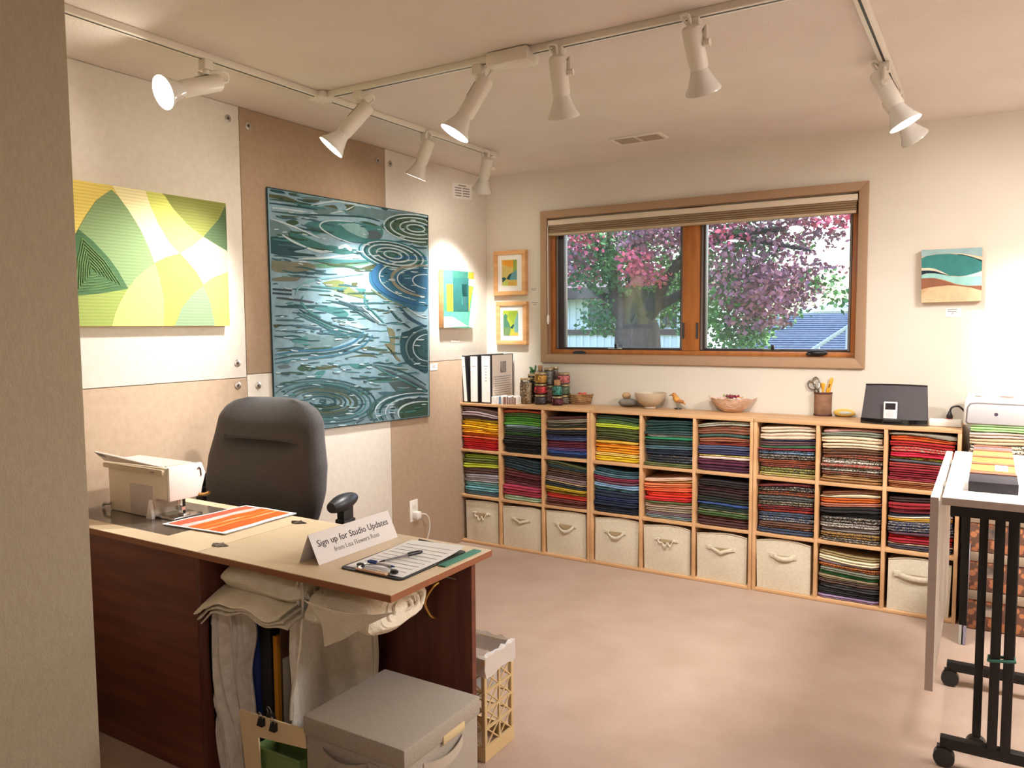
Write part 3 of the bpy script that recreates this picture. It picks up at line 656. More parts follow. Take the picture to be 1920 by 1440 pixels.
for i, c in enumerate(((44, 100, 128), DT, (50, 104, 122))): S2([(1120+i*50, 280+i*20), (1000+i*40, 400+i*30), (740+i*20, 480+i*35), (380-i*30, 500+i*50), (120, 540+i*50)], 3.2, c, 2)
for i in range(4): S2([(1180+i*30, 650+i*10), (1420, 690+i*26), (1640, 770+i*32), (1850, 900+i*26)], 3.4, (DT, GR, (60, 78, 92), MT)[i], 2)
for i in range(4): S2([(960+i*70, 0), (1100+i*60, 90+i*8), (1250+i*40, 180+i*10)], 2.6, (DT, (90, 108, 112), PL, MT)[i], 2)
S2([(1390, 0), (1500, 130), (1640, 240)], 4, DT, 2); S2([(1520, 0), (1640, 130), (1850, 240)], 6, (34, 78, 100), 2); S2([(1600, 10), (1740, 100), (1850, 130)], 2.4, PL, 3)
S1([(1000, 670), (800, 600), (640, 500), (640, 440), (760, 412), (1000, 425)], 2.6, PL, 3); S1([(200, 570), (330, 650), (470, 712)], 4, PL, 2); S1([(70, 390), (330, 480), (620, 610)], 3, PL, 2)
for y in (170, 215, 262, 305): S1([(60, y), (250, y+22), (430, y+48), (600, y+75)], 3.4, (DT, PL, (64, 92, 92), DG)[(y//45) % 4], 1)
S1([(520, 240), (700, 205), (850, 200), (1200, 270)], 3, PL, 2); S1([(370, 345), (640, 350), (1100, 370), (1300, 420)], 3, DT, 2); S1([(740, 330), (900, 300), (1010, 250)], 2.6, PL, 2)
for y in (1180, 1225): S1([(80, y), (200, y+10), (310, y+18)], 3.4, (44, 62, 70), 2, taper=False)
S1([(140, 1280), (300, 1295), (560, 1330)], 4, (58, 70, 80), 2); S1([(440, 1260), (420, 1330), (520, 1440), (640, 1500)], 4, MT, 2); S1([(350, 1250), (400, 1150), (560, 1080), (760, 1050), (1120, 1010)], 3.4, (110, 160, 168), 2)
S1([(700, 1310), (900, 1350), (1120, 1440)], 3.4, DT, 2); S1([(840, 1310), (1020, 1370), (1180, 1450)], 3, (70, 90, 100), 2); S1([(1140, 1230), (1130, 1320), (1200, 1420)], 3, MT, 2); S1([(1200, 1180), (1380, 1300), (1560, 1370)], 3, (120, 130, 100), 2)
S1([(620, 880), (820, 905), (1100, 880)], 2, OL, 2); S1([(1030, 790), (700, 830), (380, 845)], 4, PL, 1); S1([(480, 720), (620, 760), (720, 760)], 5, PL, 2); S1([(830, 720), (920, 700), (980, 750)], 8, PL, 2)
R3 = random.Random(21)
for _ in range(105):     # long flowing dark strips of the water
    x, y = R3.uniform(498, 770), R3.uniform(352, 795); L_ = R3.uniform(26, 74); up = max(0, (560-y)/200)
    s_ = .06+.16*up+R3.uniform(-.05, .05) if y < 640 else R3.uniform(-.12, .06)
    if min(((x+L_/2-a)/b)**2+((y-c)/d)**2 for a, b, c, d in ((779, 60, 428, 24), (736, 64, 478, 24), (800, 95, 528, 42), (604, 90, 752, 36), (802, 90, 778, 40), (802, 48, 652, 40))) < 1: continue
    stroke([(x, y), (x+L_*.3, y+s_*L_*.3+R3.uniform(-2, 2)), (x+L_*.7, y+s_*L_*.7+R3.uniform(-2, 2)), (x+L_, y+s_*L_)], R3.uniform(2.0, 4.6), R3.choice([DT, DT, (44, 86, 92), MT, (58, 92, 104), DG]), lay=1, k=4)
for _ in range(260):     # small scattered dashes and light slivers
    x, y = R3.uniform(505, 800), R3.uniform(360, 800); L_ = R3.uniform(5, 16); s_ = R3.uniform(-.06, .22) if y < 560 else R3.uniform(-.16, .14)
    stroke([(x, y), (x+L_*.5, y+s_*L_*.5+R3.uniform(-1, 1)), (x+L_, y+s_*L_)], R3.uniform(1.3, 2.6), R3.choice([PL, PL, PL, DT, MT, (118, 160, 168)]), lay=4, small=True, k=3)
for _ in range(150):
    x, y = R3.uniform(510, 760), R3.uniform(575, 800); L_ = R3.uniform(10, 34); s_ = R3.uniform(-.15, .12)
    stroke([(x, y), (x+L_*.5, y+s_*L_*.5+R3.uniform(-1.5, 1.5)), (x+L_, y+s_*L_)], R3.uniform(1.2, 2.6), R3.choice([DT, MT, (118, 150, 160), (118, 150, 160), OL]), lay=0, small=True, k=3)
for c_, mb in qsmall.items():
    o = obj('small_dashes', mb, artmat(c_, False), qt); o['kind'] = 'stuff'

# small abstract panel near the corner
def flat_art(name, label, ax, val, side_, corners, depth, basecol, edge, pieces, toP):
    """corners TL,TR,BR,BL in photo points on plane ax=val"""
    q = [PX(x, y, ax, val) for x, y in corners]
    c = sum(q, Vector())/4; base = Vector(c); base.z = min(p.z for p in q)
    base[ax] = val-side_*depth
    t = thing(name, label, 'picture', base)
    n = Vector((0, 0, 0)); n[ax] = side_
    obj('panel', MB().prism([p-n*depth*.98 for p in q], n*depth*.98), edge, t, bevel=.0015)
    obj('picture_ground', MB().prism([p-n*.0004 for p in q], n*.0014), basecol, t)
    for i, (pts, col) in enumerate(pieces):
        P = [PX(*toP(x, y), ax, val)+n*.0008 for x, y in pts]
        obj('shape', MB().prism(P, n*(.0008+.0003*(i % 5))), artmat(col, False), t)
    return t
s7 = lambda x, y: (815+x/7.2, 460+y/7.2)
flat_art('abstract_panel', 'small green and yellow abstract panel on wooden block near the corner', 0, PT+.038, 1, [s7(118, 325), s7(528, 362), s7(520, 1118), s7(122, 1112)], .036, artmat((76, 160, 120), False), WOODF,
    [([(245,340),(445,360),(445,440),(245,440)], (44, 106, 92)), ([(455,365),(528,368),(526,458),(450,452)], (236, 150, 34)), ([(450,455),(526,460),(522,560),(450,540)], (214, 222, 228)),
     ([(245,440),(455,440),(455,895),(250,890)], (30, 96, 92)), ([(155,525),(240,525),(245,890),(165,890)], (240, 222, 44)), ([(180,535),(200,535),(200,570),(180,570)], (84, 64, 30)), ([(210,560),(240,560),(240,690),(215,660)], (70, 206, 200)),
     ([(285,440),(450,450),(455,835),(292,840)], (190, 212, 60)), ([(365,525),(440,525),(440,810),(365,805)], (64, 184, 160)), ([(368,690),(418,690),(418,810),(372,805)], (44, 96, 96)), ([(450,545),(520,565),(465,835),(452,835)], (160, 164, 40)), ([(452,835),(478,780),(460,890),(455,895)], (232, 160, 40)),
     ([(122,960),(235,960),(455,1095),(122,1112)], (196, 236, 226)), ([(518,600),(522,1118),(455,1100)], (206, 232, 226)), ([(122,890),(250,900),(455,900),(455,1090),(235,960),(122,955)], (92, 196, 150))], s7)
# two small framed pictures on the window wall
def framed(label, corners, inner, pic, picc, pieces):
    dep = .035
    q = [PX(x, y, 1, -dep) for x, y in corners]; x0 = (q[0].x+q[3].x)/2; x1 = (q[1].x+q[2].x)/2; z1 = (q[0].z+q[1].z)/2; z0 = (q[2].z+q[3].z)/2
    t = thing('framed_picture', label, 'picture', ((x0+x1)/2, 0, z0), group='framed pictures beside the window')
    w = .026
    for a, b, c, d in ((x0, x1, z1-w, z1), (x0, x1, z0, z0+w), (x0, x0+w, z0+w, z1-w), (x1-w, x1, z0+w, z1-w)): obj('frame_bar', MB().box(a, b, -dep, -.0005, c, d), WOODF, t, bevel=.002)
    obj('mat_board', MB().box(x0+w-.002, x1-w+.002, -.022, -.010, z0+w-.002, z1-w+.002), PAPER, t)
    p = [PX(x, y, 1, -.022) for x, y in pic]
    obj('print', MB().prism(p, (0, -.0010, 0)), artmat(picc, False), t)
    for i, (pts, col) in enumerate(pieces): obj('shape', MB().prism([PX(*s7(x, y), 1, -.0230) for x, y in pts], (0, -.0008-.0002*(i % 4), 0)), artmat(col, False), t)
    return t
framed('upper of two wooden framed pictures, orange and teal print', [(923, 472), (984, 467), (985, 552), (927, 555)], None, [s7(905, 200), s7(1110, 190), s7(1112, 545), s7(912, 545)], (214, 190, 110),
       [([(908,205),(1060,200),(1062,300),(920,265)], (234, 160, 50)), ([(1062,200),(1110,195),(1110,330),(1060,380)], (150, 168, 80)), ([(970,450),(1000,400),(1045,370),(1010,470)], (30, 80, 84)), ([(1010,470),(1045,370),(1110,330),(1112,460)], (104, 160, 172)), ([(908,440),(940,430),(970,450),(920,505)], (40, 96, 96)), ([(915,515),(970,470),(1000,500),(985,545),(915,545)], (196, 206, 100)), ([(985,545),(1000,490),(1112,500),(1112,545)], (214, 166, 76))])
framed('lower of two wooden framed pictures, green leafy print', [(929, 567), (986, 564), (987, 645), (931, 647)], None, [s7(925, 880), s7(1122, 880), s7(1128, 1218), s7(930, 1218)], (174, 186, 60),
       [([(930,950),(955,920),(985,950),(975,1000),(1010,1060),(1025,1110),(930,1110)], (78, 128, 100)), ([(930,1110),(1030,1110),(1010,1218),(930,1218)], (110, 140, 90)), ([(1020,1110),(1060,1065),(1080,1070),(1050,1130)], (36, 80, 72)), ([(1085,1000),(1126,900),(1128,1180),(1080,1170),(1070,1090)], (120, 168, 160)), ([(1040,1140),(1080,1175),(1128,1180),(1128,1218),(1030,1218)], (232, 182, 70)), ([(1000,900),(1110,890),(1060,1060),(990,960)], (150, 176, 56))])
# wave painting on the right
s9 = lambda x, y: (1710+x/9.6, 450+y/9.6)
flat_art('wave_picture', 'small teal and sand coloured wave picture right of the window', 1, -.036, -1, [s9(172, 180), s9(1270, 130), s9(1250, 1095), s9(165, 1130)], .034, artmat((222, 190, 150), False), WOODF,
    [([(172,182),(1270,132),(1265,300),(1000,255),(700,245),(400,255),(175,310)], (156, 184, 186)), ([(172,330),(260,290),(450,258),(700,250),(1000,285),(1262,390),(1260,550),(1050,630),(850,655),(680,640),(520,560),(400,515),(172,500)], (60, 132, 128)),
     ([(820,255),(1000,265),(1150,305),(1265,360),(1262,395),(1140,335),(1000,290),(820,265)], (28, 46, 52)), ([(640,243),(900,240),(1100,280),(1265,345),(1265,362),(1080,300),(900,258)], (226, 214, 188)),
     ([(172,508),(300,500),(420,520),(520,560),(660,630),(520,590),(380,550),(172,550)], (232, 218, 194)), ([(172,555),(280,548),(420,562),(600,620),(720,655),(600,640),(420,600),(260,600),(172,630)], (26, 48, 62)), ([(172,632),(300,600),(480,610),(720,655),(900,660),(1260,560),(1255,815),(1000,820),(800,790),(560,710),(380,680),(172,690)], (160, 212, 204)), ([(900,655),(1060,632),(1260,560),(1258,650),(1100,655)], (222, 222, 224)),
     ([(170,692),(300,685),(420,690),(600,735),(800,800),(1000,828),(1255,822),(1252,905),(1050,850),(800,820),(640,815),(400,840),(168,890)], (150, 96, 70)), ([(168,892),(330,850),(200,960),(168,980)], (212, 176, 128))], s9)
# little cards and notices
def card(label, ax, val, n, corners, lines, m=PAPER, th=.0015):
    q = [PX(x, y, ax, val) for x, y in corners]; base = sum(q, Vector())/4; base.z = min(p.z for p in q)
    t = thing('wall_label', label, 'label', base, group='small wall labels'); nv = Vector(n)
    obj('card', MB().prism(q, nv*th), m, t)
    for u0, u1, v in lines:
        L = lambda u, w_: q[0].lerp(q[1], u).lerp(q[3].lerp(q[2], u), w_)+nv*(th)
        obj('print_line', MB().prism([L(u0, v), L(u1, v), L(u1, v+.10), L(u0, v+.10)], nv*.0003), INKG, t)
card('white card at the right edge of the rippled quilt', 0, PT, (1, 0, 0), [(806, 682), (820, 681), (820, 694), (806, 695)], [(.3, .7, .3), (.35, .65, .5)])
card('tiny label under the green and yellow abstract panel', 0, PT, (1, 0, 0), [(845, 634), (862, 634), (862, 642), (845, 642)], [(.15, .85, .4)], FELT_W)
card('tiny label right of the upper framed picture', 1, 0, (0, -1, 0), [(994, 538), (1010, 538), (1010, 549), (994, 549)], [(.1, .75, .25), (.15, .7, .5)], WALL)
card('tiny label right of the lower framed picture', 1, 0, (0, -1, 0), [(996, 564), (1013, 564), (1013, 576), (996, 576)], [(.1, .75, .25), (.2, .6, .55)], WALL)
card('white label under the teal wave picture', 1, 0, (0, -1, 0), [(1773, 578), (1803, 578), (1803, 594), (1773, 594)], [(.12, .72, .1), (.12, .68, .32), (.38, .5, .55)])
q = [PX(x, y, 0, PT) for x, y in ((847, 341), (884, 347), (884, 375), (849, 371))]
t = thing('wall_notice', 'white printed notice high on the wall near the corner', 'notice', (PT, (q[0].y+q[1].y)/2, q[2].z))
obj('sheet', MB().prism(q, (.002, 0, 0)), PAPER, t)
for i in range(5):
    for u0, u1 in ((.12, .45), (.52, .88)) if i else ((.3, .7),):
        v = .12+i*.165; L = lambda u, w_: q[0].lerp(q[1], u).lerp(q[3].lerp(q[2], u), w_)+Vector((.002, 0, 0))
        obj('print_line', MB().prism([L(u0, v), L(u1, v), L(u1, v+.07), L(u0, v+.07)], (.0004, 0, 0)), INKG, t)

# ------------------------------------------------------------------ cube shelves along the window wall
SW, SH, SYF, SYB, ST = .911, .8807, -.3126, -.0176, .016
CW_, RH_ = (SW-4*ST)/3, (SH-4*ST)/3
UNITS = ['left', 'middle', 'right']
def cell(u, r, c):
    """inner x0,x1,z0,z1 of a cube; r=0 top row"""
    x0 = u*SW + ST + c*(CW_+ST); z0 = ST + (2-r)*(RH_+ST)
    return x0, x0+CW_, z0, z0+RH_
for u in range(3):
    x = u*SW + (.0012 if u else 0)
    lab = ['beech cube shelf in the corner, under the binders and jars', 'beech cube shelf in the middle, under the bowls and bird figurine', 'beech cube shelf at the right, under the speaker dock'][u]
    t = thing('cube_shelf', lab, 'shelf', (x+SW/2, (SYF+SYB)/2, 0), group='cube shelves along the window wall')
    x1 = u*SW+SW-.0012
    obj('top_panel', MB().box(x, x1, SYF, SYB, SH-ST, SH), BEECHV, t, bevel=.0012)
    obj('bottom_panel', MB().box(x+ST, x1-ST, SYF, SYB, .001, ST), BEECHV, t, bevel=.0012)
    obj('side_panel', MB().box(x, x+ST, SYF, SYB, 0, SH-ST), BEECH, t, bevel=.0012); obj('side_panel', MB().box(x1-ST, x1, SYF, SYB, 0, SH-ST), BEECH, t, bevel=.0012)
    for c in (1, 2):
        xd = u*SW + c*(CW_+ST); obj('divider', MB().box(xd, xd+ST, SYF+.001, SYB, ST, SH-ST), BEECH, t, bevel=.0012)
    for r in (1, 2):
        for c in range(3):
            a, b, z0, z1 = cell(u, r, c); obj('shelf_board', MB().box(a, b, SYF+.002, SYB, z1, z1+ST), BEECHV, t, bevel=.001)
    obj('back_panel', MB().box(x+ST, x1-ST, SYB-.004, SYB, ST, SH-ST), BEECH, t)

def folded(x0, x1, yf, yb, zb, zt, layers, R, bulge=.006, nx=9):
    """folded cloth: rounded front folds, ends slightly pinched"""
    rings = []; ph = R.random()*6.28; wob = [R.uniform(-.0035, .0035) for _ in range(nx+1)]
    for i in range(nx+1):
        s = i/nx; x = x0+(x1-x0)*s; b, t_ = zb(s), zt(s); e = 1-.22*max(0, 1-min(s, 1-s)*9); m_ = (b+t_)/2; b, t_ = m_+(b-m_)*e, m_+(t_-m_)*e
        h = t_-b; y0 = yf+wob[i]+(.012 if i in (0, nx) else 0)
        pr = [(yb, t_-h*.04), (y0+.03, t_-h*.02), (y0+.006, t_-h*.05)]
        for k in range(layers):
            za = t_-h*(k+.5)/layers; hh = h/layers*.36; o = .0025*math.sin(ph+k*2.1)
            pr += [(y0-bulge*.55+o, za+hh), (y0-bulge+o, za), (y0-bulge*.55+o, za-hh)]
            if k < layers-1: pr.append((y0+.006, t_-h*(k+1)/layers))
        pr += [(y0+.006, b+h*.05), (y0+.03, b+h*.02), (yb, b+h*.04)]
        rings.append([(x, y, z) for y, z in pr])
    return MB().rings(rings)
ORD = ['topmost', 'second from top', 'third from top', 'fourth from top', 'fifth from top', 'sixth from top', 'seventh from top', 'eighth from top', 'ninth from top', 'tenth from top', 'eleventh from top', 'twelfth from top', 'thirteenth from top', 'fourteenth from top', 'fifteenth from top']
ROWN = ['upper', 'middle', 'lower']; COLN = ['left', 'centre', 'right']
def stack(u, r, c, items, fill=.93, seed=0, amp=.004, over=0):
    R = random.Random(100+u*37+r*11+c*3+seed); x0, x1, z0, z1 = cell(u, r, c); hgt = (z1-z0)*fill; tot = sum(i[2] for i in items); n = len(items)
    z = z0+.0012; ph = R.random()*6.28; cum = []
    for it in reversed(items): cum.append(z); z += hgt*it[2]/tot
    cum.append(z); cum = cum  # bottom to top boundaries
    tilt = R.uniform(-.5, .5)
    def bound(k):
        g = k/n; f1 = R.uniform(2.2, 3.6); a = amp*g*(.5+R.random()); p2 = ph+R.uniform(-.5, .5); w = [.0]
        return lambda s, zz=cum[k]: zz + (a*math.sin(p2+s*f1) + g*amp*tilt*(s-.5)*2 - abs(a)*.6 if k else 0)
    bs = [bound(k) for k in range(n+1)]
    for k, it in enumerate(reversed(items)):
        name, col, wt = it[:3]; pat = it[3] if len(it) > 3 else ''
        idx = n-1-k
        m = {'': CLOTH, 'l': PRINT_L, 'd': PRINT_D, 'r': PRINT_R, 'w': PLASTICWRAP}[pat]
        ins0 = R.uniform(.003, .016); ins1 = R.uniform(.003, .012); yf = SYF + R.uniform(.012, .03) - over
        mb = folded(x0+ins0, x1-ins1, yf, SYB-.02, lambda s, f=bs[k]: f(s)+.0006, lambda s, f=bs[k+1]: f(s)-.0006, 1 if wt < .7 else (2 if wt < 1.3 else 3), R)
        o = obj('folded_fabric', mb, m, None, smooth=True, color=rgb(*col, k=1.08)); origin_base(o)
        tag(o, '%s folded fabric, %s, %s %s cube, %s shelf' % (name, ORD[idx], ROWN[r], COLN[c], UNITS[u]), 'fabric', 'folded fabrics in the cube shelves')
DATA = {
 (0,0,0): [('taupe grey',(140,120,112),1.0),('dusty mauve',(150,128,128),1.2),('plum taupe',(120,96,98),.8),('mustard',(196,160,40),.5),('bright yellow',(246,196,30),1.2),('golden yellow',(240,176,20),1.1),('amber',(238,160,20),.9),('orange',(226,112,24),.8),('brick orange',(190,80,40),.6),('vermilion red',(226,52,36),1.1),('scarlet red',(216,36,38),1.1),('crimson',(190,28,40),.8)],
 (0,0,1): [('rust',(168,74,44),.6),('moss green',(72,104,44),1.0),('leaf green',(78,142,46),1.0),('fresh green',(96,160,60),.9),('powder blue',(136,160,168),.7),('slate green',(62,78,70),1.0),('forest green',(58,96,44),.7),('charcoal',(44,42,44),1.0),('black',(32,31,33),1.0),('graphite',(58,56,58),.8),('coal black',(28,28,30),1.3)],
 (0,0,2): [('maroon scrap',(110,58,48),.8,'d'),('stone grey',(146,136,118),.9),('ash grey',(126,122,108),.8),('dark moss',(62,66,50),.6),('camel tan',(182,144,96),.6),('ink black',(36,36,44),1.0),('indigo',(52,52,82),.9),('denim blue',(68,82,122),.9),('plum red',(120,48,64),1.0),('burgundy',(104,34,52),.9),('violet',(100,76,128),.7),('royal blue',(64,96,166),1.0),('navy',(46,52,90),.9)],
 (0,1,0): [('lime green',(148,170,56),.9),('olive',(104,112,52),1.0),('chartreuse',(178,186,48),1.1),('mauve brown',(124,100,96),.8),('cocoa',(112,86,80),.6),('pale lavender',(190,188,200),1.2),('dove grey',(162,156,158),.8),('aqua',(124,176,176),1.1),('pale teal',(106,160,168),1.0),('steel blue',(92,122,140),1.0)],
 (0,1,1): [('midnight teal',(38,52,60),1.4),('deep teal',(44,66,74),1.2),('dark brown',(104,72,54),.5),('maroon',(98,40,44),1.1),('wine',(86,32,40),.9),('dusty rose',(136,76,84),.8),('raspberry',(176,60,84),1.1),('rose red',(158,50,66),1.0),('pale sage',(164,184,150),1.1)],
 (0,1,2): [('dark olive',(78,82,50),.8),('petrol',(54,72,78),.8),('walnut brown',(92,66,50),1.0),('umber',(82,58,48),.9),('dusty purple',(130,106,106),.8),('sand',(186,160,116),.5),('slate black',(50,56,58),1.1),('mustard yellow',(196,160,48),.8),('olive gold',(158,128,44),.8),('tomato red',(196,56,36),1.2),('oxblood',(110,50,46),.8),('chestnut',(118,72,58),1.0)],
 (1,0,0): [('dark green',(58,80,56),1.0),('mid green',(92,124,62),.8),('lime yellow',(204,220,66),.9),('army green',(92,100,50),1.0),('moss',(84,90,44),.9),('dark khaki',(78,76,46),.8),('pale gold',(226,180,66),.6),('tangerine',(240,150,34),1.0),('bright orange',(244,158,30),1.1),('cream yellow',(240,206,110),.7),('lemon yellow',(236,200,40),1.2)],
 (1,0,1): [('pine green',(36,64,62),1.0),('bottle green',(34,70,66),1.0),('blue green',(58,84,84),.8),('white',(206,206,204),.5),('emerald',(50,140,96),.5),('dark spruce',(44,58,52),1.0),('slate teal',(80,108,116),.8),('navy',(36,44,60),1.0),('plastic-wrapped black',(40,46,56),1.6,'w'),('olive green',(104,108,64),.7)],
 (1,0,2): [('sage and white striped',(168,168,146),.8,'l'),('multicoloured floral',(128,88,70),1.6,'r'),('dark green edged',(66,92,80),.6),('terracotta',(160,96,70),.9),('brick red',(146,62,48),.7),('blue grey',(86,92,122),.9),('indigo',(60,58,92),.9),('pale yellow',(226,206,120),.4),('blush white',(222,196,186),.5),('plum',(96,42,64),1.2),('aubergine',(74,34,58),1.2)],
 (1,1,0): [('dark teal',(50,80,88),1.0),('mineral blue',(76,108,118),.7),('raspberry',(138,48,72),.8),('mauve',(122,84,100),.6),('sky blue',(130,160,190),1.0),('sea green',(92,140,146),.7),('dark navy',(38,46,66),1.2),('navy blue',(42,56,92),.9),('ink blue',(32,40,62),1.1),('blue black',(28,32,44),1.4)],
 (1,1,1): [('blush cream',(232,196,168),.7),('pale gold',(206,166,100),.5),('salmon',(226,126,80),.9),('coral',(236,104,64),.9),('orange red',(232,66,38),1.1),('bright red',(206,44,44),.9),('leaf green',(104,112,70),.5),('pinkish beige',(178,152,130),1.0),('greige',(160,142,122),.9),('dusty mauve',(132,108,112),.7),('blue grey',(126,144,144),.8)],
 (1,1,2): [('black brown',(44,34,34),1.3),('dark maroon',(62,34,36),1.1),('coffee',(54,38,36),1.0),('near-black green',(38,44,38),1.1),('royal blue',(52,76,128),.5),('dark bottle green',(40,54,46),.9),('pale khaki',(140,138,104),.4),('forest green',(74,98,54),.8),('russet brown',(94,54,46),.9),('dark russet',(78,44,42),1.0)],
 (2,0,0): [('cream rolled',(226,204,178),1.2),('ivory',(220,196,170),1.2),('navy',(66,62,88),.5),('purple brown',(104,76,78),.8),('green',(66,108,72),.5),('red edged',(150,52,66),.4),('light blue printed',(120,146,176),1.0,'d'),('black printed',(60,54,50),.9,'l'),('rust',(146,78,50),.9,'r'),('brick',(140,66,48),.8,'d'),('olive green',(136,134,72),1.0,'d'),('yellow olive',(170,158,80),.9,'l')],
 (2,0,1): [('pale pink',(216,168,160),.5),('sage grey',(140,142,124),.9),('cream white',(226,204,172),1.2),('ivory',(222,198,166),1.0),('brown',(104,70,48),1.1),('rust printed',(142,74,50),.7,'d'),('black and white printed',(196,186,172),1.1,'d'),('red plaid',(150,64,48),.6,'l'),('pale grey printed',(176,170,154),.8,'d'),('chestnut',(128,74,48),.7,'d'),('tan',(172,130,84),.8),('golden brown',(150,106,62),.6)],
 (2,0,2): [('grey',(150,142,124),.6),('orange',(206,90,36),1.0),('red',(170,36,36),1.1),('red and white printed',(186,52,48),1.0,'l'),('hot pink and red',(206,40,66),1.0),('lime striped',(150,150,44),.5,'r'),('slate grey',(84,80,84),.6),('faded red',(164,62,58),1.0),('crimson',(140,30,44),.9),('deep crimson',(128,26,42),.9),('rose',(150,48,58),.7),('tan',(178,120,80),.7),('striped tan',(160,104,66),.8,'r')],
 (2,1,0): [('maroon',(104,42,42),.6),('black and white printed',(36,32,32),1.0,'l'),('rust and black printed',(140,72,40),.9,'d'),('grey slate',(86,90,88),.9,'d'),('dark printed',(70,62,48),.9,'l'),('dark red',(140,42,44),.8,'d'),('brick red',(158,58,46),.6),('blue speckled',(66,84,110),.9,'d'),('navy speckled',(56,68,92),.9,'l'),('brown',(104,70,56),.9),('dotted tan',(160,112,78),.4,'d'),('denim speckled',(58,72,96),1.1,'d')],
 (2,1,1): [('brown',(120,74,48),.8),('crumpled cream',(214,194,160),.6),('orange rust',(196,94,34),.8),('brick pink',(176,108,84),.7),('black',(36,30,30),1.1),('coal black',(30,26,28),.7),('black speckled',(40,38,38),1.1,'l'),('silver grey',(170,160,150),.8,'d'),('mid grey',(130,122,116),.8),('black and gold printed',(150,112,56),1.0,'d'),('dark grey printed',(60,52,46),.7,'l')],
 (2,1,2): [('black brown',(60,40,36),.9),('dark red',(146,32,40),1.0),('maroon',(110,26,36),.9),('navy',(54,54,76),.5),('thin white',(204,194,180),.4),('yellow and white',(216,160,60),.7),('navy dotted',(52,58,84),.9,'l'),('blue black dotted',(44,48,70),.9,'l'),('purple brown',(92,58,70),.5),('bright red',(196,34,38),.7),('ruby red',(160,32,44),.9),('cream edged',(206,176,146),.4),('dark slate',(72,66,76),.8)],
 (2,2,1): [('khaki',(150,130,88),.8),('cream white',(222,206,172),1.0),('lavender white',(176,170,184),.6),('orange brown printed',(176,96,40),.8,'d'),('grey green',(118,120,102),.7),('emerald green',(60,134,86),.7),('olive tan',(142,124,94),.7),('dark brown',(84,62,52),.7),('charcoal',(58,56,58),1.1),('black',(44,42,44),1.3),('lilac',(150,124,158),.7)],
}
FILL = {(0,0,2): .9, (1,0,2): .95, (1,1,2): .9, (2,0,2): .95, (2,2,1): .88, (1,1,1): .86, (0,1,1): .97, (1,0,1): .94}
for key, items in DATA.items(): stack(*key, items, fill=FILL.get(key, .95), amp=.010, over=.012 if key in ((1,1,0), (0,0,0), (0,1,2)) else 0)

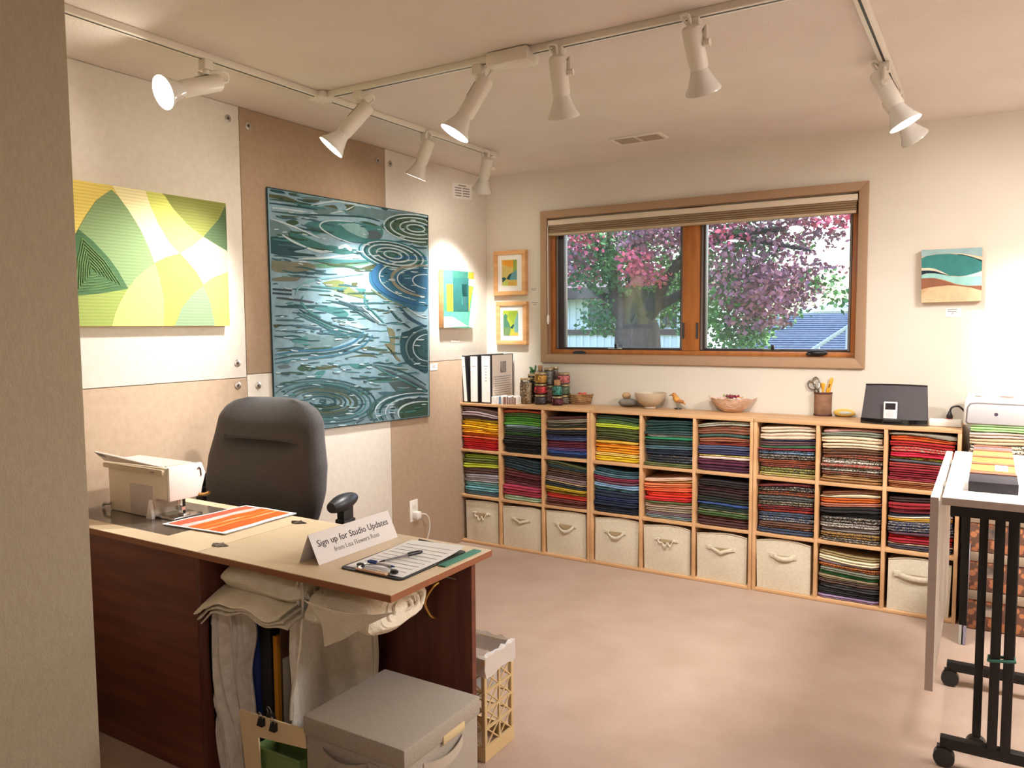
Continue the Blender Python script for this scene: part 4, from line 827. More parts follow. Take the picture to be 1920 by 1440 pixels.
# canvas bins in the bottom row
BINL = {(0,0): 'canvas bin with a crumpled handle, nearest the corner', (0,1): 'canvas bin with a bent wing-like handle, second from the corner', (0,2): 'canvas bin with a drooping handle, third from the corner',
        (1,0): 'canvas bin with a sagging handle, left bin of the middle shelf', (1,1): 'canvas bin with a frilly loose handle, centre bin of the middle shelf', (1,2): 'canvas bin with a wide slack handle, right bin of the middle shelf',
        (2,0): 'canvas bin with a straight tab handle, left bin of the right shelf', (2,2): 'canvas bin with a long strap handle, half behind the white table leaf'}
HND = {(0,0): (.05, .028, .012, 1), (0,1): (.055, .016, .016, 2), (0,2): (.055, .034, .018, 0), (1,0): (.05, .028, .016, 0), (1,1): (.052, .022, .012, 1), (1,2): (.06, .020, .018, 2), (2,0): (.05, .010, .022, 3), (2,2): (.085, .012, .024, 3)}
for (u, c), lab in BINL.items():
    R = random.Random(u*9+c); x0, x1, z0, z1 = cell(u, 2, c); ml_ = .006 + (.02 if (u, c) == (0, 0) else 0) + R.uniform(0, .006); a, b = x0+ml_, x1-.008-R.uniform(0, .006); hgt = RH_-.012-R.uniform(0, .01); cx = (a+b)/2; yf = SYF+.016
    t = thing('storage_bin', lab, 'storage bin', (cx, (yf+SYB)/2, z0), group='canvas bins in the bottom row')
    nx = 8; mb = MB(); f = lambda s: -.012*math.sin(math.pi*s)**2*0 - .006*abs(s-.5)*2
    lean = R.uniform(-.006, .006)
    def P(s, v, y): # front/back sheet
        w = 1-.02*(1-v); xx = cx+(s-.5)*(b-a)*w+lean*v
        bul = .009*math.sin(math.pi*s)*math.sin(math.pi*min(1, v*1.05))
        top = hgt-.010*(2*s-1)**2 - .004*math.sin(s*5+R.random()*0+u)
        return (xx, y-bul, z0+.001+v*top)
    mb.grid(lambda s, v: P(s, v, yf), 10, 8)
    mb.grid(lambda s, v: P(1-s, v, SYB-.02), 10, 8)
    mb.grid(lambda s, v: (P(1, v, 0)[0]+.004*math.sin(math.pi*s), yf+(SYB-.02-yf)*s, P(1, v, 0)[2]), 4, 8)
    mb.grid(lambda s, v: (P(0, v, 0)[0]-.002*math.sin(math.pi*s), SYB-.02+(yf-SYB+.02)*s, P(0, v, 0)[2]), 4, 8)
    mb.grid(lambda s, v: (P(s, 0, 0)[0], SYB-.02+(yf-SYB+.02)*v, z0+.001), 2, 2)
    mb.grid(lambda s, v: (P(s, 1, 0)[0], yf+(SYB-.02-yf)*v, P(s, 1, 0)[2]-.012*math.sin(math.pi*v)), 10, 3)
    obj('bin_body', mb, CANVAS, t, smooth=True)
    tp = [P(i/10, 1, yf-.001) for i in range(11)]; obj('bin_hem', MB().tube(tp, .0028, 6), CANVAS, t, smooth=True)
    hw, sag, wid, style = HND[(u, c)]; zc = z0+hgt*.70
    def hp(s, v):
        x = cx+(s*2-1)*hw; q = 1-(2*s-1)**2
        if style == 2: q = 1-abs(2*s-1)**.8
        if style == 1: q += .25*math.sin(s*19)
        z = zc-sag*q+(.5-v)*wid*(1 if style != 3 else 1.0)+(.006*math.sin(s*23) if style == 1 else 0); y = yf-.0105-.016*q**.8*(1 if style != 3 else .8)-.004*math.sin(v*3.1) if q > 0 else yf-.0105
        return (x, y, z)
    h = MB().grid(hp, 14, 3).grid(lambda s, v: (lambda p: (p[0], p[1]+.0022, p[2]))(hp(1-s, v)), 14, 3)
    hd = obj('handle', h, CANVAS, t, smooth=True)
    obj('handle_slot_shade', MB().grid(lambda s, v: (cx+(s*2-1)*hw*.8, yf-.0115-.001*v, zc+.004-sag*.9*(1-(2*s-1)**2)*v), 10, 2), mat('slot_shadow_cloth', rgb(170, 146, 108), .95), t)  # darker cloth painted as the shade behind the sagging handle
    for sgn in (-1, 1): obj('handle_tab', MB().box(cx+sgn*hw-.014, cx+sgn*hw+.014, yf-.0125, yf-.006, zc-wid*.5, zc+wid*.6), CANVAS, t, bevel=.001)

# ------------------------------------------------------------------ things on top of the shelves
Z0 = SH+.0006
def on(px, py): p = PX(px, py, 2, SH); return p
def px2m(p): return (p-CAM).dot(_f)/F_PX
# binders
BLKV = mat('binder_vinyl', rgb(36, 32, 34), .5)
for i, (x0, x1, h, lab) in enumerate(((.028, .064, .292, 'thin black and white binder nearest the panelled wall'), (.078, .142, .296, 'thick black and white binder between two others'), (.160, .235, .300, 'thick binder with a printed grey sheet on its cover, beside the jars'))):
    y0, y1 = -.285, -.03
    t = thing('ring_binder', lab, 'binder', ((x0+x1)/2, (y0+y1)/2, Z0), group='binders on the corner shelf')
    lean = -.018 if i == 0 else 0
    sh = lambda x, z: (x + lean*(z-Z0)/h)
    def slab(a, b, ya, yb, za=Z0, zb=Z0+h): return MB().prism([(sh(a, za), ya, za), (sh(b, za), ya, za), (sh(b, zb), ya, zb), (sh(a, zb), ya, zb)], (0, yb-ya, 0))
    obj('cover', slab(x0, x0+.004, y0, y1), BLKV, t); cv = obj('cover', slab(x1-.004, x1, y0, y1), BLKV, t)
    obj('spine', slab(x0, x1, y0-.003, y0), BLKV, t, bevel=.001)
    obj('spine_insert', slab(x0+.007, x1-.007, y0-.0045, y0-.003, Z0+.008, Z0+h-.008), PAPER, t)
    obj('pages', slab(x0+.006, x1-.006, y0+.012, y1-.01, Z0+.006, Z0+h-.016), PAPER, t)
    zc = Z0+h*.76
    for k_ in range(1 if i < 2 else 6):
        w_ = (x1-x0)*(.2 if k_ == 0 else .08); xm = sh((x0+x1)/2, zc)
        z = zc-k_*.018; obj('print_line', MB().box(xm-w_, xm+w_, y0-.0050, y0-.0044, z, z+.004), INKG, t)
    if i == 2:
        obj('cover_sheet', MB().box(x1, x1+.001, y0+.01, y1-.012, Z0+.02, Z0+h-.004), mat('grey_sheet', rgb(206, 190, 176), .5), t)
        obj('printed_photo', MB().box(x1+.001, x1+.0014, -.185, -.115, Z0+h-.115, Z0+h-.045), mat('photo_grey', rgb(150, 138, 134), .5, var=rgb(110, 100, 98), scale=30), t)
        for k_ in range(9): obj('print_line', MB().box(x1+.001, x1+.0014, -.262+.01*(k_ % 3), -.06-.012*(k_ % 2), Z0+h-.14-k_*.014, Z0+h-.136-k_*.014), INKG, t)
# card packs standing in a row in front of the binders
cb = on(914, 752); xa = .245
for i in range(10):
    w_ = (.030, .018, .016, .010, .022, .010, .012, .010, .012, .012)[i]; col = [(236, 232, 228), (228, 222, 220), (96, 128, 160), (220, 210, 200), (140, 100, 84), (120, 84, 70), (134, 96, 80), (112, 76, 62), (126, 88, 72), (118, 80, 66)][i]
    yy = -.300+i*.004; h_ = .045+.003*(i % 3)
    nm = ['white', 'thin white', 'blue edged', 'cream', 'brown', 'dark brown', 'tan brown', 'narrow dark', 'reddish brown', 'last brown'][i]
    t = thing('card_pack', '%s pack of cards, %s from the binders in the row on the shelf' % (nm, ['first', 'second', 'third', 'fourth', 'fifth', 'sixth', 'seventh', 'eighth', 'ninth', 'tenth'][i]), 'cards', (xa+w_/2, yy+.03, Z0), group='card packs in front of the binders')
    obj('card_block', MB().box(xa, xa+w_-.0014, yy, yy+.07, Z0, Z0+h_), PAPER, t, bevel=.0006)
    obj('card_face', MB().box(xa+.0005, xa+w_-.002, yy-.0012, yy, Z0+.001, Z0+h_-.002), mat('cardface_%d' % i, rgb(*col), .6), t)
    xa += w_
# jars
LIDM = mat('jar_lid', rgb(196, 176, 136), .35, metal=.8)
CORK = mat('cork', rgb(196, 150, 110), .9, var=rgb(168, 124, 86), scale=60)
def jar(x, y, z, w, h, col, lab, lid='metal', beads=26):
    r = w/2; t = thing('glass_jar', lab, 'jar', (x, y, z), group='jars of trimmings on the corner shelf'); R = random.Random(int(x*1e4)+int(z*1e3))
    lh = .010 if lid == 'metal' else .0
    bh = h-lh-.004
    obj('glass', MB().lathe([(r*.3, .0005), (r*.9, .0005), (r, .006), (r, bh*.82), (r*.88, bh*.93), (r*.86, bh)], (x, y, z), 18), JARGLASS, t, smooth=True)
    c2 = rgb(*[min(255, int(q*1.3+30)) for q in col])
    obj('contents', MB().lathe([(r*.2, .003), (r*.88, .004), (r*.93, .01), (r*.93, bh*.88), (r*.6, bh*.92), (r*.1, bh*.93)], (x, y, z), 16), mat('jarfill_%d_%d_%d' % col, rgb(*col), .6, var=c2, scale=85, detail=1), t, smooth=True)
    mb = MB()
    for _ in range(beads):
        a = R.uniform(-2.9, .7); zz = z+R.uniform(.008, bh*.86); rr = R.uniform(.003, .0055)*min(1.4, w/.075)
        mb.ellipsoid((x+math.cos(a)*r*.92, y+math.sin(a)*r*.92, zz), (rr, rr, rr*R.uniform(.5, 1)), 6, 4)
    b = obj('beads', mb, mat('beadfill_%d_%d_%d' % col, c2, .4), t, smooth=True); b['kind'] = 'stuff'
    if lid == 'metal': obj('lid', MB().lathe([(r*.90, 0), (r*.93, .001), (r*.93, lh), (r*.88, lh+.0015), (r*.2, lh+.0015)], (x, y, z+bh), 18), LIDM, t, smooth=True)
    elif lid == 'cork': obj('cork_stopper', MB().lathe([(r*.55, -.004), (r*.62, 0), (r*.66, .03), (r*.3, .031)], (x, y, z+bh), 14), CORK, t, smooth=True)
    return t
def jx(px, y): return PX(px, 740, 1, y).x
jf = on(1010, 758).y+.01; jm = jf+.083; jb = jm+.072
jar(jx(988, jf), jf, Z0, .088, .158, (150, 124, 96), 'tall jar of beige shells and buttons, leftmost of the jars')
x2 = jx(1010, jf)+.014
jar(x2, jf, Z0, .078, .062, (70, 62, 66), 'small jar of dark buttons at the foot of the front stack')
jar(x2, jf, Z0+.0632, .078, .064, (176, 40, 44), 'small jar of red buttons in the middle of the front stack')
jar(x2, jf, Z0+.1284, .076, .066, (206, 128, 44), 'small jar of orange and yellow buttons on top of the front stack')
x3 = jx(1045, jf)
jar(x3, jf, Z0, .074, .056, (92, 34, 52), 'small jar of dark plum buttons in front of the basket')
jar(x3, jf, Z0+.0572, .062, .066, (40, 110, 100), 'small cork-stopped bottle of teal beads on the plum jar', 'cork')
jar(jx(1029, jm), jm, Z0, .062, .112, (120, 84, 72), 'tall jar of brown buttons in the middle row, behind the teal beads')
jar(jx(1029, jm), jm, Z0+.1132, .060, .105, (110, 104, 98), 'jar of grey buttons stacked on the tall brown jar')
xr = jx(1057, jm)
jar(xr, jm, Z0, .074, .058, (110, 96, 80), 'low jar of mixed buttons behind the basket')
jar(xr, jm, Z0+.0592, .074, .064, (74, 92, 64), 'small jar of green and white buttons behind the basket')
jar(xr, jm, Z0+.1244, .078, .068, (196, 92, 96), 'small jar of pink buttons on top of the right-hand stack')
jar(jx(999, jm), jm, Z0, .066, .178, (120, 112, 84), 'jar of pale green buttons in the middle row, behind the shell jar')
for k_, (pxx, hh, col, lab, lid) in enumerate(((999, .195, (92, 110, 70), 'slim back-row jar with a green ribbon tuft', None), (1013, .200, (176, 92, 76), 'cork-stopped back-row bottle of red and white beads', 'cork'), (1027, .215, (170, 96, 100), 'tall back-row jar of dusty pink buttons', 'metal'), (1041, .222, (92, 66, 54), 'tall back-row jar of dark brown buttons', 'metal'))):
    xk = jx(pxx, jb)
    jj = jar(xk, jb, Z0, .043, hh, col, lab, lid, 34)
    if k_ == 0:
        mb = MB()
        for q in range(5):
            a = q*1.26; mb.tube([Vector((xk+.018*math.cos(a)*s_, jb+.018*math.sin(a)*s_, Z0+hh-.02+.035*s_+.012*math.sin(s_*6+q))) for s_ in (0, .4, .8, 1.2, 1.0)], .004, 6)
        obj('ribbon', mb, mat('ribbon_green', rgb(70, 126, 70), .6), jj, smooth=True)
# woven basket with coral trims
def bowl(t, x, y, prof, m, name='bowl_body', n=28, wav=None):
    R = []
    for r, h in prof:
        R.append([(x+(r*(1+(wav(i/n, h) if wav else 0)))*math.cos(6.28318*i/n), y+(r*(1+(wav(i/n, h) if wav else 0)))*math.sin(6.28318*i/n), Z0+h+(wav(i/n, h)*.08 if wav else 0)) for i in range(n)])
    return obj(name, MB().rings(R), m, t, smooth=True)
p = on(1081, 757); y = p.y+.03; x = PX(1081, 745, 1, y).x+.028
t = thing('woven_basket', 'small round woven straw basket beside the jars', 'basket', (x, y, Z0))
STRAW = mat('straw', rgb(186, 150, 100), .9, var=rgb(130, 88, 56), scale=45, bump=.6, bscale=70, stretch=(1, 1, 1))
bowl(t, x, y, [(.04, 0), (.062, .004), (.074, .03), (.078, .058), (.074, .058), (.068, .03), (.055, .012), (.01, .010)], STRAW, 'basket_body')
for i in range(5): obj('coil', MB().tube([(x+(.064+.0035*i+.001)*math.cos(a/24*6.2832), y+(.064+.0035*i+.001)*math.sin(a/24*6.2832), Z0+.006+i*.0125) for a in range(25)], .0058, 6), STRAW, t, smooth=True)
R = random.Random(5)
for i in range(6):
    a = i*1.05; q = obj('coral_trim', MB().tube(catmull([(x+.01+.03*math.cos(a+k_)*R.uniform(.4, 1), y+.02*math.sin(a+k_), Z0+.052+.012*R.random()) for k_ in range(4)], 4), .006, 6), mat('coral', rgb(222, 110, 90), .7), None, smooth=True)
    tag(origin_base(q), 'coral pink trim coiled in the woven basket', 'trim', 'coral trims in the basket')
# stones
p = on(1171, 764); x, y = p.x, p.y+.05
o = obj('pebble', MB().ellipsoid((x, y, Z0+.024), (.056, .042, .0245), 18, 10, lambda t_, ph: 1+.05*math.sin(2*t_+1)), mat('stone_grey', rgb(150, 142, 132), .8, var=rgb(130, 122, 114), scale=20), None, smooth=True)
tag(origin_base(o), 'flat grey pebble left of the pale bowl', 'stone')
o = obj('pebble', MB().ellipsoid((x-.010, y+.0, Z0+.063), (.026, .024, .0215), 16, 10), mat('stone_tan', rgb(196, 160, 118), .8, var=rgb(176, 140, 102), scale=30), None, smooth=True)
tag(origin_base(o), 'small round tan pebble sitting on the grey one', 'stone')
# pale bowl
p = on(1214, 767); x, y = p.x, p.y+.04
t = thing('footed_bowl', 'smooth pale translucent footed bowl on the middle shelf', 'bowl', (x, y, Z0))
PALE = mat('pale_stone', rgb(214, 196, 170), .4, var=rgb(202, 182, 156), scale=6, trans=.15)
bowl(t, x, y, [(.030, 0), (.034, .002), (.032, .012), (.045, .018), (.070, .040), (.085, .066), (.090, .090), (.086, .0905), (.080, .066), (.062, .042), (.035, .026), (.006, .024)], PALE)
# bird figurine
p = on(1268, 768); x, y = p.x, p.y+.03
t = thing('bird_figurine', 'little yellow wooden shorebird figurine on a wire stand', 'figurine', (x, y, Z0))
YB = mat('bird_paint', rgb(216, 160, 66), .6, var=rgb(190, 120, 60), scale=25)
obj('base', MB().lathe([(.020, 0), (.021, .002), (.020, .005), (.004, .005)], (x, y, Z0), 16), BLACKP, t, smooth=True)
for s_ in (-.005, .005): obj('leg', MB().cyl((x+s_, y, Z0+.004), (x+s_, y, Z0+.034), .0014, n=6), BLACKM, t)
bp_ = [(x-.026, y, Z0+.082), (x-.020, y, Z0+.072), (x-.010, y, Z0+.055), (x+.006, y, Z0+.046), (x+.024, y, Z0+.038), (x+.044, y, Z0+.027)]
obj('body', MB().tube(catmull(bp_, 4), [.004, .009, .0115, .0125, .0125, .014, .0155, .017, .0175, .017, .016, .0145, .013, .0105, .009, .007, .006, .0045, .004, .0035, .003], 12), YB, t, smooth=True)
obj('head', MB().ellipsoid((x-.024, y, Z0+.079), (.0135, .012, .012), 12, 8), YB, t, smooth=True)
obj('beak', MB().cyl((x-.034, y, Z0+.079), (x-.055, y, Z0+.074), .0035, .0008, n=8), BLACKP, t)
obj('wing', MB().ellipsoid((x+.014, y-.012, Z0+.045), (.026, .005, .010), 12, 6), mat('bird_wing', rgb(176, 112, 62), .7), t, smooth=True)
# paper bowl with candy
p = on(1367, 774); x, y = p.x, p.y+.06
t = thing('paper_bowl', 'crinkled pale pink paper bowl holding wrapped sweets', 'bowl', (x, y, Z0))
R = random.Random(8); wv = [R.uniform(-.07, .07) for _ in range(36)]
bowl(t, x, y, [(.03, 0), (.05, .002), (.075, .022), (.100, .048), (.122, .078), (.118, .079), (.096, .05), (.07, .026), (.03, .012), (.004, .010)], mat('pulp_paper', rgb(232, 208, 190), .95, var=rgb(216, 184, 164), scale=18, bump=1.0, bscale=40), 'bowl_body', 36, lambda s_, h: wv[int(s_*36) % 36]*min(1, h*12))
cols = [((150, 30, 60), 'dark red'), ((220, 160, 50), 'yellow'), ((206, 60, 70), 'red'), ((150, 160, 90), 'green'), ((228, 190, 180), 'pale pink'), ((224, 120, 50), 'orange'), ((120, 30, 50), 'maroon'), ((210, 190, 190), 'silvery')]
for i, (cc, nm) in enumerate(cols):
    a = i*.85; rr = .02+.055*(i % 3)/2; cx, cy = x+rr*math.cos(a)-.01, y+rr*math.sin(a); cz = Z0+.058+.012*(2-(i % 3))
    tt = thing('wrapped_sweet', '%s wrapped sweet in the crinkled paper bowl' % nm, 'sweet', (cx, cy, cz-.01), group='sweets in the paper bowl')
    obj('sweet_body', MB().ellipsoid((cx, cy, cz), (.015, .011, .010), 10, 6), mat('foil_%d' % i, rgb(*cc), .3, coat=.4), tt, smooth=True)
    for s_ in (-1, 1): obj('wrapper_twist', MB().cyl((cx+s_*.012, cy, cz), (cx+s_*.026, cy+.004, cz+.006), .002, .008, n=8), mat('foil_%d' % i, rgb(*cc), .3, coat=.4), tt)
# pencil cup with scissors and cutter
p = on(1539, 781); x, y = p.x, p.y+.05
hc = .122
t = thing('utensil_cup', 'brown bark-covered cup holding scissors and a cutter', 'cup', (x, y, Z0))
obj('cup_body', MB().lathe([(.02, 0), (.043, 0), (.043, hc), (.039, hc), (.039, .008), (.004, .008)], (x, y, Z0), 24), mat('bark_cup', rgb(150, 112, 84), .9, var=rgb(116, 82, 60), scale=14, bump=.6, bscale=40), t, smooth=True)
for zz in (.004, hc-.004): obj('cup_band', MB().lathe([(.0435, -.005), (.0455, -.004), (.0455, .004), (.0435, .005)], (x, y, Z0+zz), 24, caps=False), mat('band_red', rgb(84, 44, 38), .7), t, smooth=True)
t = thing('scissors', 'steel scissors standing handles-up in the bark cup', 'scissors', (x-.012, y, Z0+.01))
def loop(cx, cz, rx, rz, ang, r=.0042): return MB().tube([(cx+rx*math.cos(k_/16*6.2832)*math.cos(ang)-rz*math.sin(k_/16*6.2832)*math.sin(ang), y-.006, cz+rx*math.cos(k_/16*6.2832)*math.sin(ang)+rz*math.sin(k_/16*6.2832)*math.cos(ang)) for k_ in range(17)], r, 6)
obj('handle', loop(x-.056, Z0+.155, .017, .024, .5), CHROME, t, smooth=True); obj('handle', loop(x-.032, Z0+.168, .016, .030, .25), CHROME, t, smooth=True)
obj('blade', MB().prism([(x-.046, y-.008, Z0+.136), (x-.038, y-.008, Z0+.134), (x+.004, y-.008, Z0+.012), (x-.002, y-.008, Z0+.012)], (0, .003, 0)), CHROME, t)
obj('blade', MB().prism([(x-.030, y-.004, Z0+.142), (x-.020, y-.004, Z0+.138), (x-.004, y-.004, Z0+.012), (x-.009, y-.004, Z0+.012)], (0, .003, 0)), CHROME, t)
ORG = mat('orange_plastic', rgb(240, 166, 36), .4)
t = thing('rotary_cutter', 'orange rotary cutter standing in the bark cup', 'cutter', (x+.02, y, Z0+.01))
obj('grip', MB().prism([(x+.012, y-.008, Z0+.07), (x+.026, y-.008, Z0+.07), (x+.036, y-.008, Z0+.14), (x+.048, y-.008, Z0+.19), (x+.044, y-.008, Z0+.198), (x+.034, y-.008, Z0+.196), (x+.024, y-.008, Z0+.16), (x+.014, y-.008, Z0+.13)], (0, .016, 0)), ORG, t, bevel=.003)
obj('grip_slot', MB().prism([(x+.026, y-.0092, Z0+.145), (x+.030, y-.0092, Z0+.145), (x+.036, y-.0092, Z0+.165), (x+.032, y-.0092, Z0+.165)], (0, .002, 0)), BLACKP, t)
obj('shaft', MB().prism([(x+.010, y-.005, Z0+.012), (x+.022, y-.005, Z0+.012), (x+.026, y-.005, Z0+.072), (x+.013, y-.005, Z0+.072)], (0, .01, 0)), BLACKP, t)
t = thing('seam_ripper', 'short orange-handled tool between scissors and rotary cutter', 'tool', (x, y+.01, Z0+.01))
obj('tool_handle', MB().lathe([(.004, 0), (.006, .05), (.009, .12), (.014, .15), (.012, .158), (.004, .16)], (x-.002, y+.012, Z0+.01), 12), ORG, t, smooth=True)
# tape measure
p = on(1581, 783); x, y = p.x, p.y+.03
t = thing('tape_measure', 'oval yellow tape measure lying next to the bark cup', 'tape measure', (x, y, Z0))
obj('case', MB().ellipsoid((x, y, Z0+.021), (.052, .022, .0205), 20, 10), mat('tape_yellow', rgb(232, 196, 100), .4), t, smooth=True)
obj('tape_label', MB().ellipsoid((x+.004, y-.012, Z0+.022), (.034, .012, .011), 16, 8), mat('tape_label', rgb(214, 212, 206), .4), t, smooth=True)
# speaker dock
p0, p1 = on(1614, 787), on(1738, 797); yd = -.235
xa, xb_ = PX(1615, 770, 1, yd).x, PX(1739, 780, 1, yd).x; hd_ = .185
t = thing('speaker_dock', 'dark grey speaker dock with a curved grille front', 'speaker', ((xa+xb_)/2, yd, Z0))
def dock(inset, yo, z0_, z1_, bow, tl=.018):
    A = []
    for i in range(13):
        s_ = i/12; xx = xa+inset+(xb_-xa-2*inset)*s_; bb = bow*(1-(2*s_-1)**2); A.append((xx, bb))
    return A
mb = MB(); N_ = 12; rings_ = []
for i in range(N_+1):
    s_ = i/N_; xx = xa+(xb_-xa)*s_; bow = .022*(1-(2*s_-1)**2); xt = xa+.014+(xb_-xa-.02)*s_
    rings_.append([(xx, yd-bow, Z0+.026), (xt, yd-bow+.032, Z0+hd_-.004+.004*math.sin(3.14*s_)), (xt, yd+.055, Z0+hd_-.006), (xx, yd+.06, Z0+.026)])
obj('grille', MB().rings(rings_), mat('grille_grey', rgb(78, 72, 74), .7, var=rgb(64, 58, 60), scale=300), t, smooth=True)
rings_ = []
for i in range(N_+1):
    s_ = i/N_; xx = xa-.002+(xb_-xa+.004)*s_; bow = .030*(1-(2*s_-1)**2)
    rings_.append([(xx, yd-bow-.004, Z0), (xx, yd-bow-.004, Z0+.026), (xx, yd+.06, Z0+.026), (xx, yd+.06, Z0)])
dk = obj('base', MB().rings(rings_), mat('gloss_black', rgb(20, 19, 20), .12, coat=.6), t, smooth=True)
obj('dock_tray', MB().box((xa+xb_)/2-.04, (xa+xb_)/2+.04, yd-.047, yd-.028, Z0+.016, Z0+.029), BLACKP, t, bevel=.004)
obj('rim', MB().tube([(r_[1][0], r_[1][1], r_[1][2]) for r_ in [[(0,0,0), (xa+.014+(xb_-xa-.02)*i/12, yd-.022*(1-(2*i/12-1)**2)+.033, Z0+hd_-.003+.004*math.sin(3.14*i/12))] for i in range(13)]], .004, 6), BLACKP, t, smooth=True)
xm_ = (xa+xb_)/2-.012
t = thing('music_player', 'small white music player standing in the speaker dock', 'music player', (xm_, yd-.036, Z0+.03))
tl = .014
def pl(z0_, z1_, hw, dy): return MB().prism([(xm_-hw, yd-.036+dy+tl*z0_/.1, Z0+.03+z0_), (xm_+hw, yd-.036+dy+tl*z0_/.1, Z0+.03+z0_), (xm_+hw, yd-.036+dy+tl*z1_/.1, Z0+.03+z1_), (xm_-hw, yd-.036+dy+tl*z1_/.1, Z0+.03+z1_)], (0, .009 if dy == 0 else .001, 0))
obj('case', pl(0, .078, .029, 0), WHITEP, t, bevel=.003); obj('screen', pl(.042, .072, .022, -.0014), mat('screen_dark', rgb(48, 40, 44), .2), t)
obj('click_wheel', MB().lathe([(.006, 0), (.016, 0), (.016, .001), (.006, .001)], (xm_, yd-.037+tl*.2, Z0+.052), 18, axis=(0, -1, 0)), mat('wheel_grey', rgb(206, 204, 204), .5), t)
# power strip, plug and flex, black gadget
ps0, ps1 = on(1742, 789), on(1802, 790)
yp = -.20
t = thing('power_strip', 'white power strip behind the speaker dock', 'power strip', (2.66, yp, Z0))
xa2, xb2 = PX(1742, 780, 1, yp).x, 2.728
obj('strip_body', MB().box(xa2, xb2, yp-.022, yp+.022, Z0, Z0+.034), WHITEP, t, bevel=.005)
obj('switch', MB().box(xb2-.065, xb2-.04, yp-.012, yp+.012, Z0+.034, Z0+.039), mat('switch_red', rgb(190, 60, 50), .4), t, bevel=.002)
for k_ in range(2): obj('socket', MB().box(xa2+.02+k_*.045, xa2+.05+k_*.045, yp-.013, yp+.013, Z0+.0338, Z0+.0348), mat('socket_grey', rgb(190, 182, 176), .5), t)
xp_ = xa2+.083
t = thing('power_plug', 'black plug and flex rising from the white power strip', 'plug', (xp_, yp, Z0+.036))
obj('plug_body', MB().lathe([(.013, 0), (.014, .012), (.008, .026), (.006, .034)], (xp_, yp, Z0+.036), 12), BLACKP, t, smooth=True)
obj('flex', MB().tube(catmull([(xp_, yp, Z0+.066), (xp_+.008, yp, Z0+.088), (xp_+.035, yp, Z0+.094), (xp_+.058, yp+.02, Z0+.07), (xp_+.066, yp+.05, Z0+.045), (xp_+.068, yp+.08, Z0+.008)], 5), .0042, 8), BLACKP, t, smooth=True)
p = on(1768, 794); o = obj('pocket_calculator', MB().box(p.x-.035, p.x+.055, p.y-.0, p.y+.05, Z0, Z0+.011), BLACKP, None, bevel=.003)
tag(origin_base(o), 'flat black gadget lying in front of the power strip', 'gadget')
# beech cube shelf ends here; printer on a pile of cloth on floral boxes
FX0, FX1, FY0 = 2.752, 3.16, -.345
zz = .003
for i, hgt in enumerate((.175, .172, .17, .13)):
    lab = ['bottom', 'second', 'third', 'top'][i]
    t = thing('floral_box', 'floral papered storage box, %s of the pile right of the shelves' % lab, 'box', ((FX0+FX1)/2, (FY0-.03)/2, zz), group='floral boxes behind the table')
    obj('box_body', MB().box(FX0+.008, FX1-.008, FY0+.006, -.03, zz, zz+hgt-.035), FLORAL, t, bevel=.002, color=rgb(104, 70, 54)); 
    obj('lid', MB().box(FX0, FX1, FY0, -.024, zz+hgt-.042, zz+hgt-.002), mat('lid_taupe', rgb(150, 128, 106), .6), t, bevel=.003)
    obj('label_holder', MB().box(FX0+.07, FX0+.15, FY0+.001, FY0+.006, zz+hgt*.36, zz+hgt*.62), CHROME, t, bevel=.001)
    zz += hgt+.001
R = random.Random(77); pz = zz
PILE = [('grey', (150, 140, 128), .032, ''), ('dark grey', (110, 104, 98), .026, 'd'), ('sage green', (120, 136, 108), .026, 'l'), ('coral pink', (216, 130, 110), .026, 'l'), ('pale pink', (224, 180, 164), .026, ''), ('cream floral', (206, 196, 172), .034, 'd'), ('beige', (196, 172, 140), .026, ''), ('blush white', (226, 200, 186), .026, ''), ('mint green', (166, 210, 140), .022, '')]
tot = .903-pz; sc = tot/sum(i[2] for i in PILE)
for i, (nm, col, h, pat) in enumerate(PILE):
    h *= sc; a0, a1 = pz, pz+h; am = .004; ph = i*.7
    f0 = (lambda s, z=a0, p=ph: z+.0006+.003*math.sin(6*s+p)*(1 if z > zz+.001 else 0)); f1 = (lambda s, z=a1, p=ph+.7: z-.0006+.003*math.sin(6*s+p)*(1 if z < .90 else 0))
    o = obj('folded_fabric', folded(FX0+.004+R.uniform(0, .01), FX1, FY0+.004+R.uniform(-.012, .01), -.03, f0, f1, 2, R, .006, 14), {'': CLOTH, 'l': PRINT_L, 'd': PRINT_D}[pat], None, smooth=True, color=rgb(*col, k=1.2))
    origin_base(o); tag(o, '%s folded fabric, %s in the pile under the printer' % (nm, ['lowest', 'second from the bottom', 'third from the bottom', 'fourth from the bottom', 'fifth from the bottom', 'sixth from the bottom', 'seventh from the bottom', 'eighth from the bottom', 'topmost'][i]), 'fabric', 'fabrics under the printer')
    pz = a1
PZ = pz+.001
t = thing('printer', 'white inkjet printer with a grey front panel on the pile of cloth', 'printer', (2.95, -.2, PZ))
yf = -.335; bx0_ = PX(1806, 790, 1, yf).x; bx1_ = bx0_+.44
obj('printer_body', MB().prism([(bx0_, yf, PZ), (bx0_, yf, PZ+.085), (bx0_+.002, yf+.03, PZ+.122), (bx0_+.002, -.06, PZ+.128), (bx0_, -.05, PZ)], (bx1_-bx0_, 0, 0)), WHITEP, t, bevel=.012, seg=3)
obj('front_panel', MB().prism([(bx0_+.008, yf-.003, PZ+.018), (bx0_+.016, yf-.003, PZ+.008), (bx1_-.02, yf-.003, PZ+.008), (bx1_-.02, yf-.003, PZ+.10), (bx0_+.05, yf-.003, PZ+.104), (bx0_+.022, yf-.003, PZ+.100), (bx0_+.012, yf-.003, PZ+.082)], (0, .02, 0)), mat('panel_rim', rgb(128, 118, 116), .4), t, bevel=.002)
